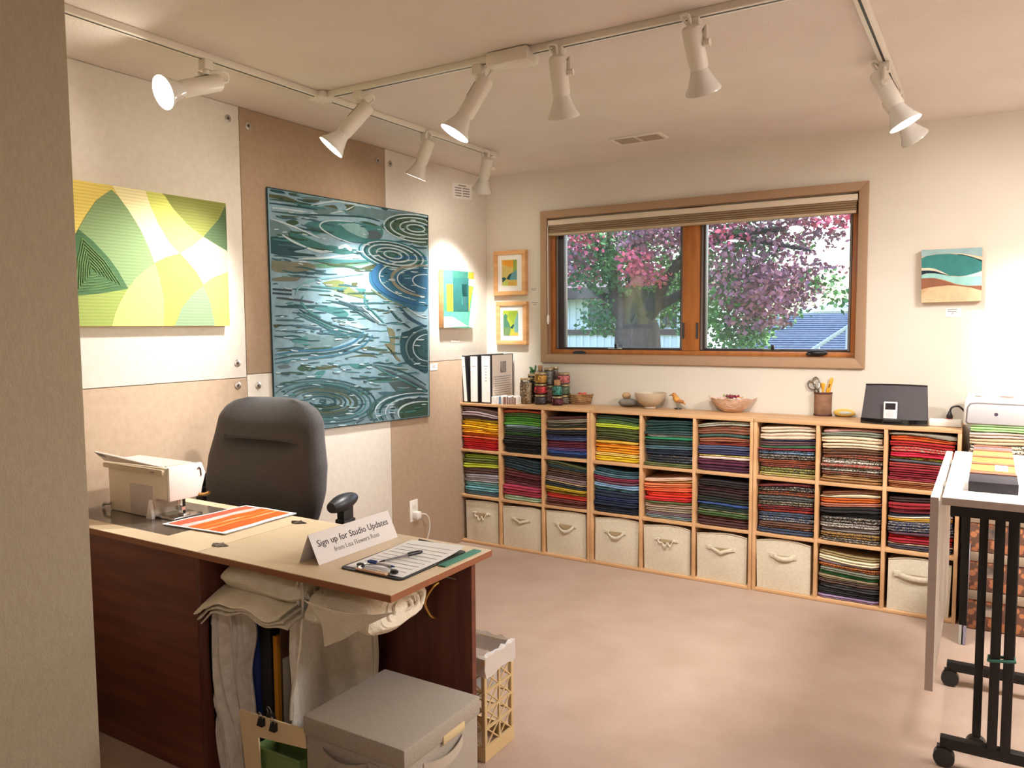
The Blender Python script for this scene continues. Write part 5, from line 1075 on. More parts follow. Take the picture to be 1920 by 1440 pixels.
obj('front_tray', MB().prism([(bx0_+.013, yf-.006, PZ+.020), (bx0_+.020, yf-.006, PZ+.012), (bx1_-.024, yf-.006, PZ+.012), (bx1_-.024, yf-.006, PZ+.094), (bx0_+.05, yf-.006, PZ+.098), (bx0_+.026, yf-.006, PZ+.094), (bx0_+.017, yf-.006, PZ+.080)], (0, .004, 0)), mat('panel_grey', rgb(200, 196, 196), .35), t, bevel=.002)
obj('emblem', MB().lathe([(.002, 0), (.0075, 0), (.0075, .001), (.002, .001)], (PX(1868, 772, 1, yf-.006).x, yf-.006, PZ+.056), 14, axis=(0, -1, 0)), mat('emblem_dark', rgb(80, 70, 84), .4), t)
for k_, (dx, cc) in enumerate(((.055, (150, 150, 152)), (.16, (196, 120, 110)), (.24, (150, 150, 152)))): obj('button', MB().ellipsoid((bx0_+dx, yf+.06, PZ+.128), (.016 if k_ != 1 else .035, .010, .003), 12, 6), mat('btn_%d' % k_, rgb(*cc), .4), t, smooth=True)

# ------------------------------------------------------------------ sewing cabinet with open leaf
DZ = .70; DTH = .018
DY0, DY1 = -2.845, -2.392; DXH = .862; DXR = 1.597
t = thing('sewing_cabinet', 'cherry wood sewing cabinet with pale top and open side leaf', 'desk', (.85, (DY0+DY1)/2, 0))
z0, z1 = DZ-DTH, DZ
def board(name, poly, parent, m=DESKTOP):
    o = obj(name, MB().prism([(x, y, z1) for x, y in poly], (0, 0, -DTH)), m, parent, bevel=.0015); return o
# left top with a well for the machine
WX0, WX1, WY0, WY1 = .035, .628, -2.775, -2.44
tp = obj('table_top', MB().box(.03, DXH-.001, DY0, WY0, z0, z1).box(.03, DXH-.001, WY1, DY1, z0, z1).box(WX1, DXH-.001, WY0, WY1, z0, z1), DESKTOP, t)
lf = board('leaf', [(DXH+.001, DY0), (DXR, DY0), (DXR, DY1), (DXH+.001, DY1)], t)
edgem = mat('edge_band', rgb(150, 92, 58), .45)
obj('edge_band', MB().box(.03, DXR+.001, DY0-.0015, DY0, z0-.001, z1-.002).box(DXR, DXR+.0015, DY0, DY1, z0-.001, z1-.002), edgem, t)
ins = obj('clear_insert', MB().box(WX0, WX1, WY0, WY1, z1-.005, z1+.0005), mat('smoky_acrylic', rgb(120, 108, 96), .12, alpha=.75, coat=.5), t)
obj('well_floor', MB().box(WX0, WX1, WY0, WY1, z0-.10, z0-.09), CHERRYD, t)
obj('front_panel', MB().box(.03, DXH-.012, DY0+.004, DY0+.022, .05, z0), CHERRY, t, bevel=.001)
obj('plinth', MB().box(.03, DXH-.012, DY0+.004, DY0+.03, 0, .05), CHERRY, t, bevel=.003)
obj('side_panel', MB().box(DXH-.012, DXH+.008, DY0+.002, DY1-.01, 0, z0), CHERRYD, t, bevel=.001)
obj('side_panel', MB().box(.03, .048, DY0+.022, DY1-.01, 0, z0), CHERRYD, t, bevel=.001)
dr = obj('gate_door', MB().box(DXH+.03, 1.553, -2.440, -2.422, .04, z0-.002), CHERRYD, t, bevel=.001)
obj('door_edge', MB().box(1.553, 1.558, -2.441, -2.421, .04, z0-.002), CHERRY, t)
hx, hz0, hz1 = PX(815, 1125, 1, -2.444).x, PX(815, 1158, 1, -2.444).z, PX(820, 1093, 1, -2.444).z
obj('pull_handle', MB().tube(catmull([(hx+.012, -2.441, hz1), (hx+.004, -2.460, hz1-.012), (hx-.014, -2.472, (hz0+hz1)/2), (hx-.004, -2.460, hz0+.012), (hx+.002, -2.441, hz0)], 5), .0055, 8), GOLD, dr, smooth=True)
obj('catch', MB().cyl((1.46, -2.441, .61), (1.505, -2.441, .61), .0025, n=6), CHROME, dr)
for px, py in ((393, 1019), (540, 977)):
    c = PX(px, py, 2, DZ); hg = obj('hinge', MB().prism([(DXH+.030*math.cos(a)*(1+.25*math.sin(a*3)), c.y+.017*math.sin(a), DZ+.0004) for a in [i*6.2832/16 for i in range(16)]], (0, 0, .0015)), mat('dull_nickel', rgb(110, 98, 88), .35, metal=.8), t)
    obj('hinge_pin', MB().cyl((DXH, c.y-.016, DZ+.003), (DXH, c.y+.016, DZ+.003), .003, n=8), MATS['dull_nickel'], hg)
    for a in (-.018, .018):
        for b in (-.008, .008): obj('hinge_screw', MB().cyl((DXH+a, c.y+b, DZ+.0018), (DXH+a, c.y+b, DZ+.0026), .003, n=8), BLACKP, hg)
# ------------------------------------------------------------------ sewing machine
MY0, MY1 = -2.66, -2.535; MX1 = PX(314, 900, 1, MY0).x; MX0 = PX(203, 900, 1, MY0).x; mz = DZ+.001
mt_ = PX(312, 878, 1, MY0).z; head_bot = PX(314, 940, 1, MY0).z
t = thing('sewing_machine', 'white sewing machine with its top lid flipped open', 'sewing machine', ((MX0+MX1)/2, (MY0+MY1)/2, mz))
IV = mat('ivory_plastic', rgb(228, 214, 194), .4)
pxm = PX(286, 900, 1, MY0).x
obj('machine_body', MB().prism([(MX0, MY0, mz), (MX0, MY0, mt_-.004), (MX1-.006, MY0, mt_), (MX1-.006, MY0, head_bot), (pxm+.012, MY0, head_bot), (pxm, MY0, head_bot-.012), (pxm, MY0, mz)], (0, MY1-MY0, 0)), IV, t, bevel=.006)
obj('face_plate', MB().prism([(MX1-.006, MY0+.002, head_bot-.002), (MX1-.006, MY0+.002, mt_+.001), (MX1-.006, MY1+.008, mt_+.001), (MX1-.006, MY1+.022, (mt_+head_bot)/2+.02), (MX1-.006, MY1+.006, (mt_+head_bot)/2-.03), (MX1-.006, MY1, head_bot-.002)], (.012, 0, 0)), mat('machine_white', rgb(240, 232, 226), .35), t, bevel=.003)
obj('thread_slot', MB().tube([(MX1+.007, MY1-.012, mt_-.02), (MX1+.007, MY1-.006, mt_-.014), (MX1+.007, MY1, mt_-.02), (MX1+.007, MY1+.002, mt_-.045)], .0025, 6), DKGREY, t)
pa, pb = PX(244, 905, 1, MY0), PX(286, 962, 1, MY0)
obj('rear_cover', MB().box(pa.x, pxm-.004, MY0-.0025, MY0, mz+.002, pa.z), mat('cover_lilac', rgb(196, 184, 180), .45), t, bevel=.001)
obj('trim_rail', MB().box(MX0-.012, MX1-.012, MY0-.012, MY0+.01, mt_-.026, mt_-.008), mat('rail_beige', rgb(206, 190, 162), .45), t, bevel=.004)
obj('rail_mark', MB().box(MX1-.075, MX1-.055, MY0-.0127, MY0-.0119, mt_-.020, mt_-.015), INKG, t)
lt = PX(180, 846, 1, MY0-.05); ll = PX(200, 868, 1, MY0-.01)
lid = MB().prism([(MX0-.008, MY0-.004, mt_-.004), (MX1-.012, MY0-.004, mt_+.001), (MX1-.082, MY0-.058, lt.z-.016), (lt.x, MY0-.058, lt.z-.002)], (0, .006, .004))
ld = obj('top_lid', lid, mat('lid_white', rgb(226, 214, 204), .4), t, bevel=.001)
obj('lid_picture', MB().prism([(lt.x+.012, MY0-.0552, lt.z-.0055), (lt.x+.045, MY0-.0515, lt.z-.011), (lt.x+.052, MY0-.045, lt.z-.018), (lt.x+.022, MY0-.048, lt.z-.014)], (0, -.0012, -.0008)), mat('lid_blue', rgb(110, 110, 150), .5), ld)
obj('spool_tray', MB().box(MX0+.02, MX1-.02, MY0+.012, MY1-.012, mt_-.004, mt_+.003), mat('tray_grey', rgb(190, 184, 172), .4), t)
obj('bed_plate', MB().box(pxm-.004, MX1+.02, MY0+.006, MY1-.006, mz, mz+.010), CHROME, t, bevel=.002)
obj('guide_wedge', MB().prism([(pxm-.022, MY0-.004, mz), (pxm+.012, MY0-.004, mz), (pxm+.004, MY0-.004, mz+.062), (pxm-.002, MY0-.004, mz+.066)], (0, -.012, 0)), mat('machine_white', rgb(240, 232, 226), .35), t, bevel=.001)
nx_ = MX1-.004
obj('presser_bar', MB().cyl((nx_, (MY0+MY1)/2, head_bot), (nx_, (MY0+MY1)/2, mz+.018), .005, n=10), BLACKP, t, smooth=True)
obj('needle_clamp', MB().cyl((nx_-.012, (MY0+MY1)/2-.012, head_bot), (nx_-.012, (MY0+MY1)/2-.012, mz+.026), .0035, n=8).box(nx_-.018, nx_+.016, (MY0+MY1)/2-.02, (MY0+MY1)/2-.006, mz+.03, mz+.042), CHROME, t)
obj('presser_foot', MB().box(nx_-.014, nx_+.018, (MY0+MY1)/2-.016, (MY0+MY1)/2+.012, mz+.010, mz+.017), CHROME, t, bevel=.002)
obj('lever', MB().tube([(nx_+.004, MY1-.01, head_bot+.002), (nx_+.03, MY1, head_bot+.004), (nx_+.05, MY1+.004, head_bot+.012)], .006, 8), GOLD, t, smooth=True)
obj('knee_arm', MB().tube([(MX0-.055, MY0+.01, mz+.008), (MX0-.01, MY0-.01, mz+.024), (MX0+.02, MY0-.008, mz+.026)], .006, 8), CHROME, t, smooth=True)
# ------------------------------------------------------------------ striped orange cloth
q = [PX(x, y, 2, DZ) for x, y in ((291, 983), (462, 950), (557, 965), (422, 1004))]
q = [Vector((p.x, p.y, DZ+.0032)) for p in q]
q[0].x = max(q[0].x, MX1+.03)
t = thing('striped_cloth', 'orange and red striped cloth piece lying by the sewing machine', 'cloth', (sum(p.x for p in q)/4, sum(p.y for p in q)/4, DZ+.001))
def Q(u, v): # u along left->right edge (0..1), v front->back
    a = q[0].lerp(q[3], u); b = q[1].lerp(q[2], u); p = a.lerp(b, v); p.z += .0012*math.sin(u*9+v*4)*math.sin(v*7)+.0028; return p
mb = MB().grid(lambda u, v: Q(u, v), 20, 14).grid(lambda u, v: Q(1-u, v)-Vector((0, 0, .003)), 20, 14)
obj('backing', mb, PAPER, t, smooth=True)
for u0, u1, col in ((.05, .25, (206, 96, 66)), (.25, .36, (226, 196, 190)), (.36, .52, (234, 100, 18)), (.52, .56, (240, 150, 60)), (.56, .66, (236, 104, 20)), (.66, .69, (244, 176, 96)), (.69, .92, (228, 96, 18))):
    mb = MB().grid(lambda u, v: Q(u0+(u1-u0)*u+.012*math.sin(v*8+u0*20)*(1 if .1 < u0+(u1-u0)*u < .9 else 0), .03+.93*v)+Vector((0, 0, .0008)), 4, 14)
    obj('stripe', mb, artmat(col, False), t)
# ------------------------------------------------------------------ tent sign
ax, bx = PX(583, 1060, 2, DZ), PX(735, 1000, 2, DZ)
sx = 1.235; sy0, sy1 = -2.765, -2.425; hs = .082; hb = .036
t = thing('tent_sign', 'folded white tent card about studio updates on the desk', 'sign', (sx, (sy0+sy1)/2, DZ+.0004))
R0 = Vector((sx+hb, sy0+.004, DZ+.0006)); R1 = Vector((sx+hb, sy1, DZ+.0006)); A0 = Vector((sx, sy0, DZ+hs)); A1 = Vector((sx, sy1-.004, DZ+hs)); L0 = Vector((sx-hb, sy0, DZ+.0006)); L1 = Vector((sx-hb, sy1, DZ+.0006))
nrm = (R1-R0).cross(A0-R0).normalized()
SIGN = mat('sign_card', rgb(228, 220, 216), .8)
obj('front_leaf', MB().prism([R0, R1, A1, A0], -nrm*.0012), SIGN, t); obj('back_leaf', MB().prism([L0, L1, A1, A0], (.0010, 0, -.0005)), SIGN, t)
up = (A0-R0).normalized(); mid = (R0+R1)/2
text('Sign up for Studio Updates', .0275, INK, t, mid+up*.048, (0, 1, 0), up, align='CENTER', off=.0006)
text('from Lisa Flowers Ross', .020, INKG, t, mid+up*.022, (0, 1, 0), up, align='CENTER', off=.0006)
# ------------------------------------------------------------------ clipboard, sheet, pens, folder
c0, c1, c2, c3 = (1.338, -2.752), (1.552, -2.752), (1.552, -2.452), (1.338, -2.462)
zc = DZ+.0004
t = thing('clipboard', 'black clipboard lying near the desk corner', 'clipboard', (1.445, -2.6, zc))
bd = []
for i in range(4):
    cx, cy = [(1.352, -2.738), (1.538, -2.738), (1.538, -2.466), (1.352, -2.466)][i]
    for k_ in range(4): a = math.pi+ (i+k_/3)*math.pi/2; bd.append((cx+.014*math.cos(a), cy+.014*math.sin(a), zc))
obj('board', MB().prism(bd, (0, 0, .0035)), BLACKP, t)
cl_ = obj('clip_bar', MB().box(1.392, 1.500, -2.750, -2.733, zc+.0035, zc+.0095), mat('clip_copper', rgb(206, 166, 140), .3, metal=.8), t, bevel=.002)
obj('clip_wire', MB().tube(catmull([(1.392, -2.738, zc+.009), (1.402, -2.715, zc+.012), (1.445, -2.700, zc+.013), (1.49, -2.715, zc+.012), (1.50, -2.738, zc+.009)], 4), .0025, 6), CHROME, cl_)
for x in (1.388, 1.505): obj('clip_cap', MB().ellipsoid((x, -2.722, zc+.010), (.014, .009, .006), 10, 6), BLACKP, cl_, smooth=True)
t = thing('sign_up_sheet', 'white ruled sign-up sheet clipped on the clipboard', 'paper', (1.445, -2.59, zc+.004))
def shp(u, v):
    x = 1.346+.198*u; y = -2.735+.285*v; return Vector((x, y, zc+.0042+.004*v*v+.022*max(0, v-.55)**2*u*2))
obj('sheet', MB().grid(shp, 6, 12).grid(lambda u, v: shp(1-u, v)-Vector((0, 0, .0006)), 6, 12), PAPER, t, smooth=True)
for k_ in range(9):
    v = .12+k_*.092; obj('ruled_line', MB().grid(lambda u, w_: shp(.06+.86*u, v+.008*w_)+Vector((0, 0, .0005)), 5, 1), INKG, t)
def pen(label, a, b, cc, tipm):
    a, b = Vector(a), Vector(b); t = thing('pen', label, 'pen', a.lerp(b, .5)); d = (b-a).normalized(); L = (b-a).length
    obj('barrel', MB().cyl(a+d*L*.12, a+d*L*.66, .0034, n=8), cc, t, smooth=True); obj('cap', MB().lathe([(.0048, 0), (.0052, L*.30), (.0035, L*.34)], a+d*L*.66, 10, axis=d), tipm, t, smooth=True)
    obj('tip', MB().cyl(a, a+d*L*.12, .0012, .0034, n=8), tipm, t); obj('pocket_clip', MB().box(-.0012, .0012, .0048, .0064, 0, L*.26), tipm, t, world=False).matrix_local = Matrix.Translation(a+d*L*.66-t.location) @ d.to_track_quat('Z', 'Y').to_matrix().to_4x4()
BLUEP = mat('blue_plastic', rgb(44, 66, 150), .35)
pen('black capped pen lying across the ruled sheet', (1.425, -2.690, zc+.015), (1.470, -2.558, zc+.017), mat('pen_grey', rgb(110, 106, 112), .3), BLACKP)
pen('blue capped pen resting by the clip of the clipboard', (1.494, -2.706, zc+.0165), (1.398, -2.704, zc+.0165), mat('pen_clear', rgb(196, 190, 190), .3), BLUEP)
t = thing('teal_folder', 'teal folder corner sticking out under the ruled sheet', 'folder', (1.555, -2.46, zc+.0))
obj('folder_sheet', MB().prism([(1.556, -2.60, zc), (1.583, -2.60, zc), (1.583, -2.425, zc), (1.556, -2.425, zc)], (0, 0, .004)), mat('teal_card', rgb(74, 136, 116), .6), t, bevel=.001)
t = thing('pen', 'dark pen lying behind the ruled sheet', 'pen', (1.40, -2.438, DZ+.0005)); obj('barrel', MB().cyl((1.36, -2.432, DZ+.0048), (1.45, -2.442, DZ+.0048), .0042, n=8), BLACKP, t, smooth=True); obj('cap', MB().cyl((1.45, -2.442, DZ+.0052), (1.485, -2.446, DZ+.0052), .0048, n=8), DKGREY, t, smooth=True)
# ------------------------------------------------------------------ batting and folded cloth under the leaf
UZ = z0-.002
def bundle(name, label, x0, x1, yc, zc, ry, rz, m, turns=3, wob=.008, seed=1, sag=0, tilt=0):
    R = random.Random(seed); rings_ = []; nx = 16; n_ = 26; ph = R.random()*6
    for i in range(nx+1):
        s_ = i/nx; e = 1-.25*max(0, 1-min(s_, 1-s_)*14); x = x0+(x1-x0)*s_; ring_ = []
        for k_ in range(n_):
            a = 6.28318*k_/n_; ca, sa = math.cos(a), math.sin(a); r_ = (abs(ca)**2.6+abs(sa)**2.6)**(-1/2.6)
            d_ = 1+wob/ry*math.sin(3*a+s_*5+ph)+wob/ry*.6*math.sin(7*a-s_*3+ph)
            ring_.append((x+.010*math.sin(a+ph), yc+ry*e*r_*ca*d_, zc+rz*e*r_*sa*d_-sag*math.sin(math.pi*s_)+tilt*(s_-.5)))
        rings_.append(ring_)
    t = thing(name, label, 'fabric', ((x0+x1)/2, yc, zc-rz))
    obj('roll', MB().rings(rings_), m, t, smooth=True)
    # layered end
    for k_ in range(turns):
        f = .86-.26*k_; pts = []
        for j_ in range(25):
            a = 6.28318*j_/24; ca, sa = math.cos(a), math.sin(a); r_ = (abs(ca)**3+abs(sa)**3)**(-1/3)
            pts.append((x1+.001+.006*math.sin(a*2+k_), yc+ry*.8*f*r_*ca, zc+rz*.8*f*r_*sa+tilt*.5))
        obj('roll_layer', MB().tube(pts, .005, 6), m, t, smooth=True)
    return t
b1 = PX(395, 1060, 1, DY0+.03); b2 = PX(775, 1130, 1, DY0+.03)
bundle('batting_roll', 'long roll of cream batting pressed up under the leaf', .90, 1.24, -2.70, .622, .115, .040, BATTING, 3, .006, 2)
bundle('batting_roll', 'folded cream batting with layered end under the desk corner', 1.262, 1.505, -2.695, .598, .130, .056, BATTING, 3, .008, 5, tilt=.018)
# hanging flap of the second roll
P = [PX(x, y, 1, DY0+.004) for x, y in ((572, 1095), (600, 1150), (612, 1210), (680, 1178), (745, 1140), (775, 1112), (700, 1110))]
# cream folded cloth draped over the bags
def drape(s_, v, o=0):
    x = .876+.36*s_ ; y = -2.872+.13*v
    z = .588-.010*math.sin(s_*8+1)*(1-v)-.022*(1-v)**2-.006*math.sin(s_*17+o)*(1-v)-o*.011+.016*s_
    return Vector((x+.01*o, y+.004*o, z-.030*max(0, .12-s_)*8*(1-v)))
t = thing('folded_muslin', 'wavy folded cream muslin spilling out below the batting roll', 'fabric', (1.0, -2.78, .50))
for k_ in range(3):
    mb = MB().grid(lambda a, b: drape(a, b, k_), 26, 5).grid(lambda a, b: drape(1-a, b, k_)-Vector((0, 0, .006)), 26, 5).grid(lambda a, b: drape(a, 0, k_)-Vector((0, .003*math.sin(b*3.14), .006*(1-b))), 26, 2)
    obj('fold', mb, BATTING, t, smooth=True)
t = thing('batting_flap', 'pointed cream cloth corner hanging over the big tote bag', 'fabric', (1.35, -2.86, .42))
ptsF = [(570, 1126), (588, 1150), (601, 1180), (613, 1211), (650, 1196), (690, 1172), (738, 1150), (700, 1154), (650, 1148), (600, 1136)]
v3 = [PX(x, y, 1, -2.872) for x, y in ptsF]
for i, p in enumerate(v3): p.y += .012*math.sin(i*1.3)
obj('cloth_flap', MB().prism([(p.x, p.y, p.z) for p in v3], (0, .004, 0)), BATTING, t, smooth=True)
# ------------------------------------------------------------------ bags, boards, box, bins under the leaf
def bag(name, label, outline, yf, dep, m, seed, handle=None, parts=None):
    """soft cloth bag: outline given in photo points on plane yf, puffed in depth with creases"""
    L, Rr = outline; n_ = 22; R = random.Random(seed); ph = R.random()*6
    Lp = catmull([Vector((x, y, 0)) for x, y in L], 8); Rp = catmull([Vector((x, y, 0)) for x, y in Rr], 8)
    zmin = 1e9; pts = []
    def P_(s_, v):
        i = v*(len(Lp)-1); a = Lp[int(i)].lerp(Lp[min(int(i)+1, len(Lp)-1)], i-int(i)); i2 = v*(len(Rp)-1); b = Rp[int(i2)].lerp(Rp[min(int(i2)+1, len(Rp)-1)], i2-int(i2))
        p = a.lerp(b, s_); w = PX(p.x, p.y, 1, yf(s_) if callable(yf) else yf); cr = .010*math.sin(s_*11+v*3+ph)*(.35+v*.3)+.007*math.sin(s_*23-v*6)
        w.y += -.020*math.sin(math.pi*s_)*math.sin(math.pi*min(1, .25+v*.7))+cr+dep*.5*(2*s_-1)**4
        w.z = max(w.z, .002); w.x = max(w.x, DXH+.014); return w
    mb = MB().grid(lambda a, b: P_(a, 1-b), n_, 20).grid(lambda a, b: P_(1-a, 1-b)+Vector((0, dep*(.35+.65*math.sin(math.pi*a)), 0)), n_, 20)
    for e_ in (0, 1): mb.grid(lambda a, b: P_(e_, 1-b)+Vector((0, dep*.35*(a if e_ else 1-a), 0)), 2, 20)
    t = thing(name, label, 'bag', P_(.5, 1)); ROOT[t.name] = t
    obj('bag_body', mb, m, t, smooth=True)
    hem = [P_(i/20, .0)-Vector((0, .002, 0)) for i in range(21)]; obj('hem', MB().tube(hem, .004, 6), m, t, smooth=True)
    for e_ in (0, 1): obj('side_seam', MB().tube([P_(e_, k_/16)-Vector((0, .002, 0)) for k_ in range(17)], .0035, 6), m, t, smooth=True)
    if handle: obj('handle', MB().tube(catmull([PX(x, y, 1, -2.80) for x, y in handle], 5), .004, 6), m, t, smooth=True)
    return t
SHEER = mat('thin_white_bag', rgb(226, 216, 206), .9, var=rgb(208, 196, 184), scale=30, bump=.3, bscale=90)
bag('cloth_bag', 'white cloth bag hanging next to the cherry panel, leftmost bag', ([(392, 1128), (384, 1200), (384, 1270), (400, 1340), (416, 1470)], [(430, 1128), (430, 1200), (434, 1290), (448, 1380), (458, 1470)]), -2.80, .014, SHEER, 3)
bag('cloth_bag', 'white cloth bag beside the blue and black boards', ([(436, 1142), (440, 1200), (448, 1290), (458, 1380), (462, 1470)], [(470, 1136), (474, 1190), (462, 1260), (474, 1340), (486, 1470)]), -2.765, .014, SHEER, 8)
bag('tote_bag', 'large cream canvas tote bag behind the grey box', ([(536, 1150), (534, 1230), (534, 1300), (536, 1380)], [(690, 1150), (690, 1220), (688, 1290), (686, 1380)]), lambda s_: -2.53-.235*(1-min(1, s_*1.9))**1.5, .05, TOTE, 14, handle=[(560, 1135), (556, 1105), (562, 1080), (568, 1110), (566, 1160), (560, 1230), (548, 1300), (545, 1350)])
BRDS = [('blue', (38, 58, 120), 471, 488, 1130, -2.735), ('black', (28, 24, 26), 486, 512, 1128, -2.73), ('yellow', (206, 138, 36), 512, 524, 1192, -2.725), ('brown', (92, 60, 46), 525, 530, 1140, -2.72), ('pale grey', (170, 158, 144), 530, 534, 1235, -2.728)]
for nm, col, xa, xb, yt, yy in BRDS:
    p, q2 = PX(xa, yt, 1, yy), PX(xb, 1340, 1, yy)
    t = thing('portfolio_board', '%s portfolio board standing between the white bags' % nm, 'board', ((p.x+q2.x)/2, yy+.025, .002), group='boards between the bags')
    obj('board_sheet', MB().box(p.x+.001, q2.x-.001, yy, yy+.05, .002, p.z), mat('board_%s' % nm, rgb(*col), .6), t, bevel=.001)
    obj('edge_binding', MB().box(p.x+.0005, q2.x-.0005, yy-.0015, yy, .002, p.z), mat('board_%s' % nm, rgb(*col), .6), t)
# foam-core mat with binder clips, green bin
fy = -2.875
fo = [(448, 1330), (570, 1368), (573, 1404), (484, 1382), (490, 1475), (464, 1475)]
v3 = [PX(x, y, 1, fy) for x, y in fo]
t = thing('mat_frame', 'cream mat board frame leaning in front of the white bags', 'mat board', (v3[3].x, fy, max(.001, min(p.z for p in v3))))
obj('board', MB().prism(v3, (0, .005, 0)), mat('mat_cream', rgb(226, 200, 158), .8), t)
for px, py in ((490, 1352), (513, 1362), (500, 1345)):
    c = PX(px, py, 1, fy-.004); tt = thing('binder_clip', 'black binder clip on the mat board, %s' % {490: 'left one', 513: 'right one', 500: 'the one behind'}[px], 'clip', c, group='binder clips on the mat board')
    dy = .012 if px == 500 else 0
    obj('clip_jaw', MB().prism([(c.x-.011, c.y-.008+dy, c.z-.012), (c.x-.011, c.y+.012+dy, c.z-.012), (c.x-.011, c.y+.004+dy, c.z+.010), (c.x-.011, c.y+.0+dy, c.z+.010)], (.022, 0, 0)), BLACKM, tt)
    obj('wire_arm', MB().tube(catmull([(c.x-.006, c.y+dy, c.z+.006), (c.x-.007, c.y-.004+dy, c.z+.020), (c.x, c.y-.006+dy, c.z+.028), (c.x+.007, c.y-.004+dy, c.z+.020), (c.x+.006, c.y+dy, c.z+.006)], 4), .0012, 6), CHROME, tt)
ga, gb = PX(482, 1395, 1, -2.86), PX(588, 1440, 1, -2.86)
t = thing('green_bin', 'translucent green plastic bin behind the mat board', 'bin', ((ga.x+gb.x)/2, -2.79, .002))
GRN = mat('green_plastic', rgb(128, 158, 92), .4, trans=.25)
gx0, gx1 = ga.x, 1.285
def tub(x0, x1, y0, y1, z0_, z1_, tp, th, m, t, nm='tub_body'):
    o0 = [(x0+tp, y0+tp, z0_), (x1-tp, y0+tp, z0_), (x1-tp, y1-tp, z0_), (x0+tp, y1-tp, z0_)]; o1 = [(x0, y0, z1_), (x1, y0, z1_), (x1, y1, z1_), (x0, y1, z1_)]
    i1 = [(x0+th, y0+th, z1_), (x1-th, y0+th, z1_), (x1-th, y1-th, z1_), (x0+th, y1-th, z1_)]; i0 = [(x0+tp+th, y0+tp+th, z0_+th), (x1-tp-th, y0+tp+th, z0_+th), (x1-tp-th, y1-tp-th, z0_+th), (x0+tp+th, y1-tp-th, z0_+th)]
    return obj(nm, MB().rings([o0, o1, i1, i0]), m, t, bevel=.004)
tub(gx0, gx1, -2.862, -2.782, .002, ga.z-.004, .008, .003, GRN, t)
obj('rim', MB().tube([(gx0, -2.862, ga.z-.004), (gx1, -2.862, ga.z-.004), (gx1, -2.782, ga.z-.004), (gx0, -2.782, ga.z-.004), (gx0, -2.862, ga.z-.004)], .004, 6), GRN, t)
# grey fabric box with lid
GB = (1.318, 1.660, -2.880, -2.552); gz = .34
t = thing('fabric_box', 'grey lidded fabric storage box with strap handles', 'box', ((GB[0]+GB[1])/2, (GB[2]+GB[3])/2, 0))
obj('box_body', MB().box(GB[0]+.006, GB[1]-.006, GB[2]+.006, GB[3]-.006, .001, gz-.03), GREYBOX, t, bevel=.004)
ld = obj('lid', MB().box(GB[0], GB[1], GB[2], GB[3], gz-.052, gz), GREYBOX, t, bevel=.006)
xm_ = (GB[0]+GB[1])/2; ym_ = (GB[2]+GB[3])/2
def strap(axis, cst, mid_, hw, zc, sgn, w=.028, sag=.012):
    def f(s_, v, o=0):
        u = (2*s_-1); out = cst+sgn*(.002+.016*(1-u*u)+o); z = zc-sag*(1-u*u)+(.5-v)*w; a = mid_+u*hw
        return Vector((a, out, z)) if axis == 'y' else Vector((out, a, z))
    return MB().grid(lambda a, b: f(a, b), 12, 2).grid(lambda a, b: f(1-a, b, -.002), 12, 2)
obj('strap_handle', strap('y', GB[2]+.006, xm_-.03, .075, gz-.085, -1), GREYBOX, t, smooth=True)
obj('strap_handle', strap('x', GB[1]-.006, ym_, .085, gz-.085, 1), mat('strap_light', rgb(190, 176, 158), .9), t, smooth=True)
obj('label_frame', MB().box(GB[1]-.001, GB[1]+.003, ym_-.01, ym_+.085, gz-.058, gz-.036), mat('label_cream', rgb(214, 190, 146), .6), t, bevel=.001)
obj('strap_tab', MB().box(xm_+.05, xm_+.085, GB[2]+.003, GB[2]+.006, gz-.125, gz-.065), GREYBOX, t)
# milk crate with plastic liner
CX0, CX1, CY0, CY1, CH = 1.30, 1.530, -2.335, -2.165, .330
t = thing('plastic_crate', 'tall beige lattice crate lined with a clear plastic bag', 'crate', ((CX0+CX1)/2, (CY0+CY1)/2, 0))
fr = MB()
for x in (CX0, CX1-.014):
    for y in (CY0, CY1-.014): fr.box(x, x+.014, y, y+.014, .001, CH)
obj('corner_posts', fr, CRATE, t, bevel=.003)
def band(z, h, nm='band'):
    obj(nm, MB().box(CX0-.001, CX1+.001, CY0-.001, CY0+.007, z, z+h).box(CX0-.001, CX1+.001, CY1-.007, CY1+.001, z, z+h).box(CX0-.001, CX0+.007, CY0+.007, CY1-.007, z, z+h).box(CX1-.007, CX1+.001, CY0+.007, CY1-.007, z, z+h), CRATE, t)
band(.001, .045, 'skirt'); band(CH-.05, .05, 'top_rim')
lv = [.045, .104, .163, .222, .280]
for z in lv[1:-1]: band(z-.003, .006)
for i in range(4):
    za, zb = lv[i], lv[i+1]
    for k_ in range(2):
        ya = CY0+.014+(CY1-CY0-.028)*k_/2; yb_ = CY0+.014+(CY1-CY0-.028)*(k_+1)/2
        obj('lattice', MB().tube([(CX1-.004, ya, za), (CX1-.004, yb_, zb)], .0028, 5).tube([(CX1-.004, ya, zb), (CX1-.004, yb_, za)], .0028, 5), CRATE, t)
    for k_ in range(3):
        xa = CX0+.014+(CX1-CX0-.028)*k_/3; xb = CX0+.014+(CX1-CX0-.028)*(k_+1)/3
        obj('lattice', MB().tube([(xa, CY0+.004, za), (xb, CY0+.004, zb)], .0028, 5).tube([(xa, CY0+.004, zb), (xb, CY0+.004, za)], .0028, 5), CRATE, t)
obj('centre_rib', MB().box(CX1-.006, CX1, (CY0+CY1)/2-.004, (CY0+CY1)/2+.004, .045, CH-.05), CRATE, t)
R = random.Random(31)
lin_ = []
m_ = 40
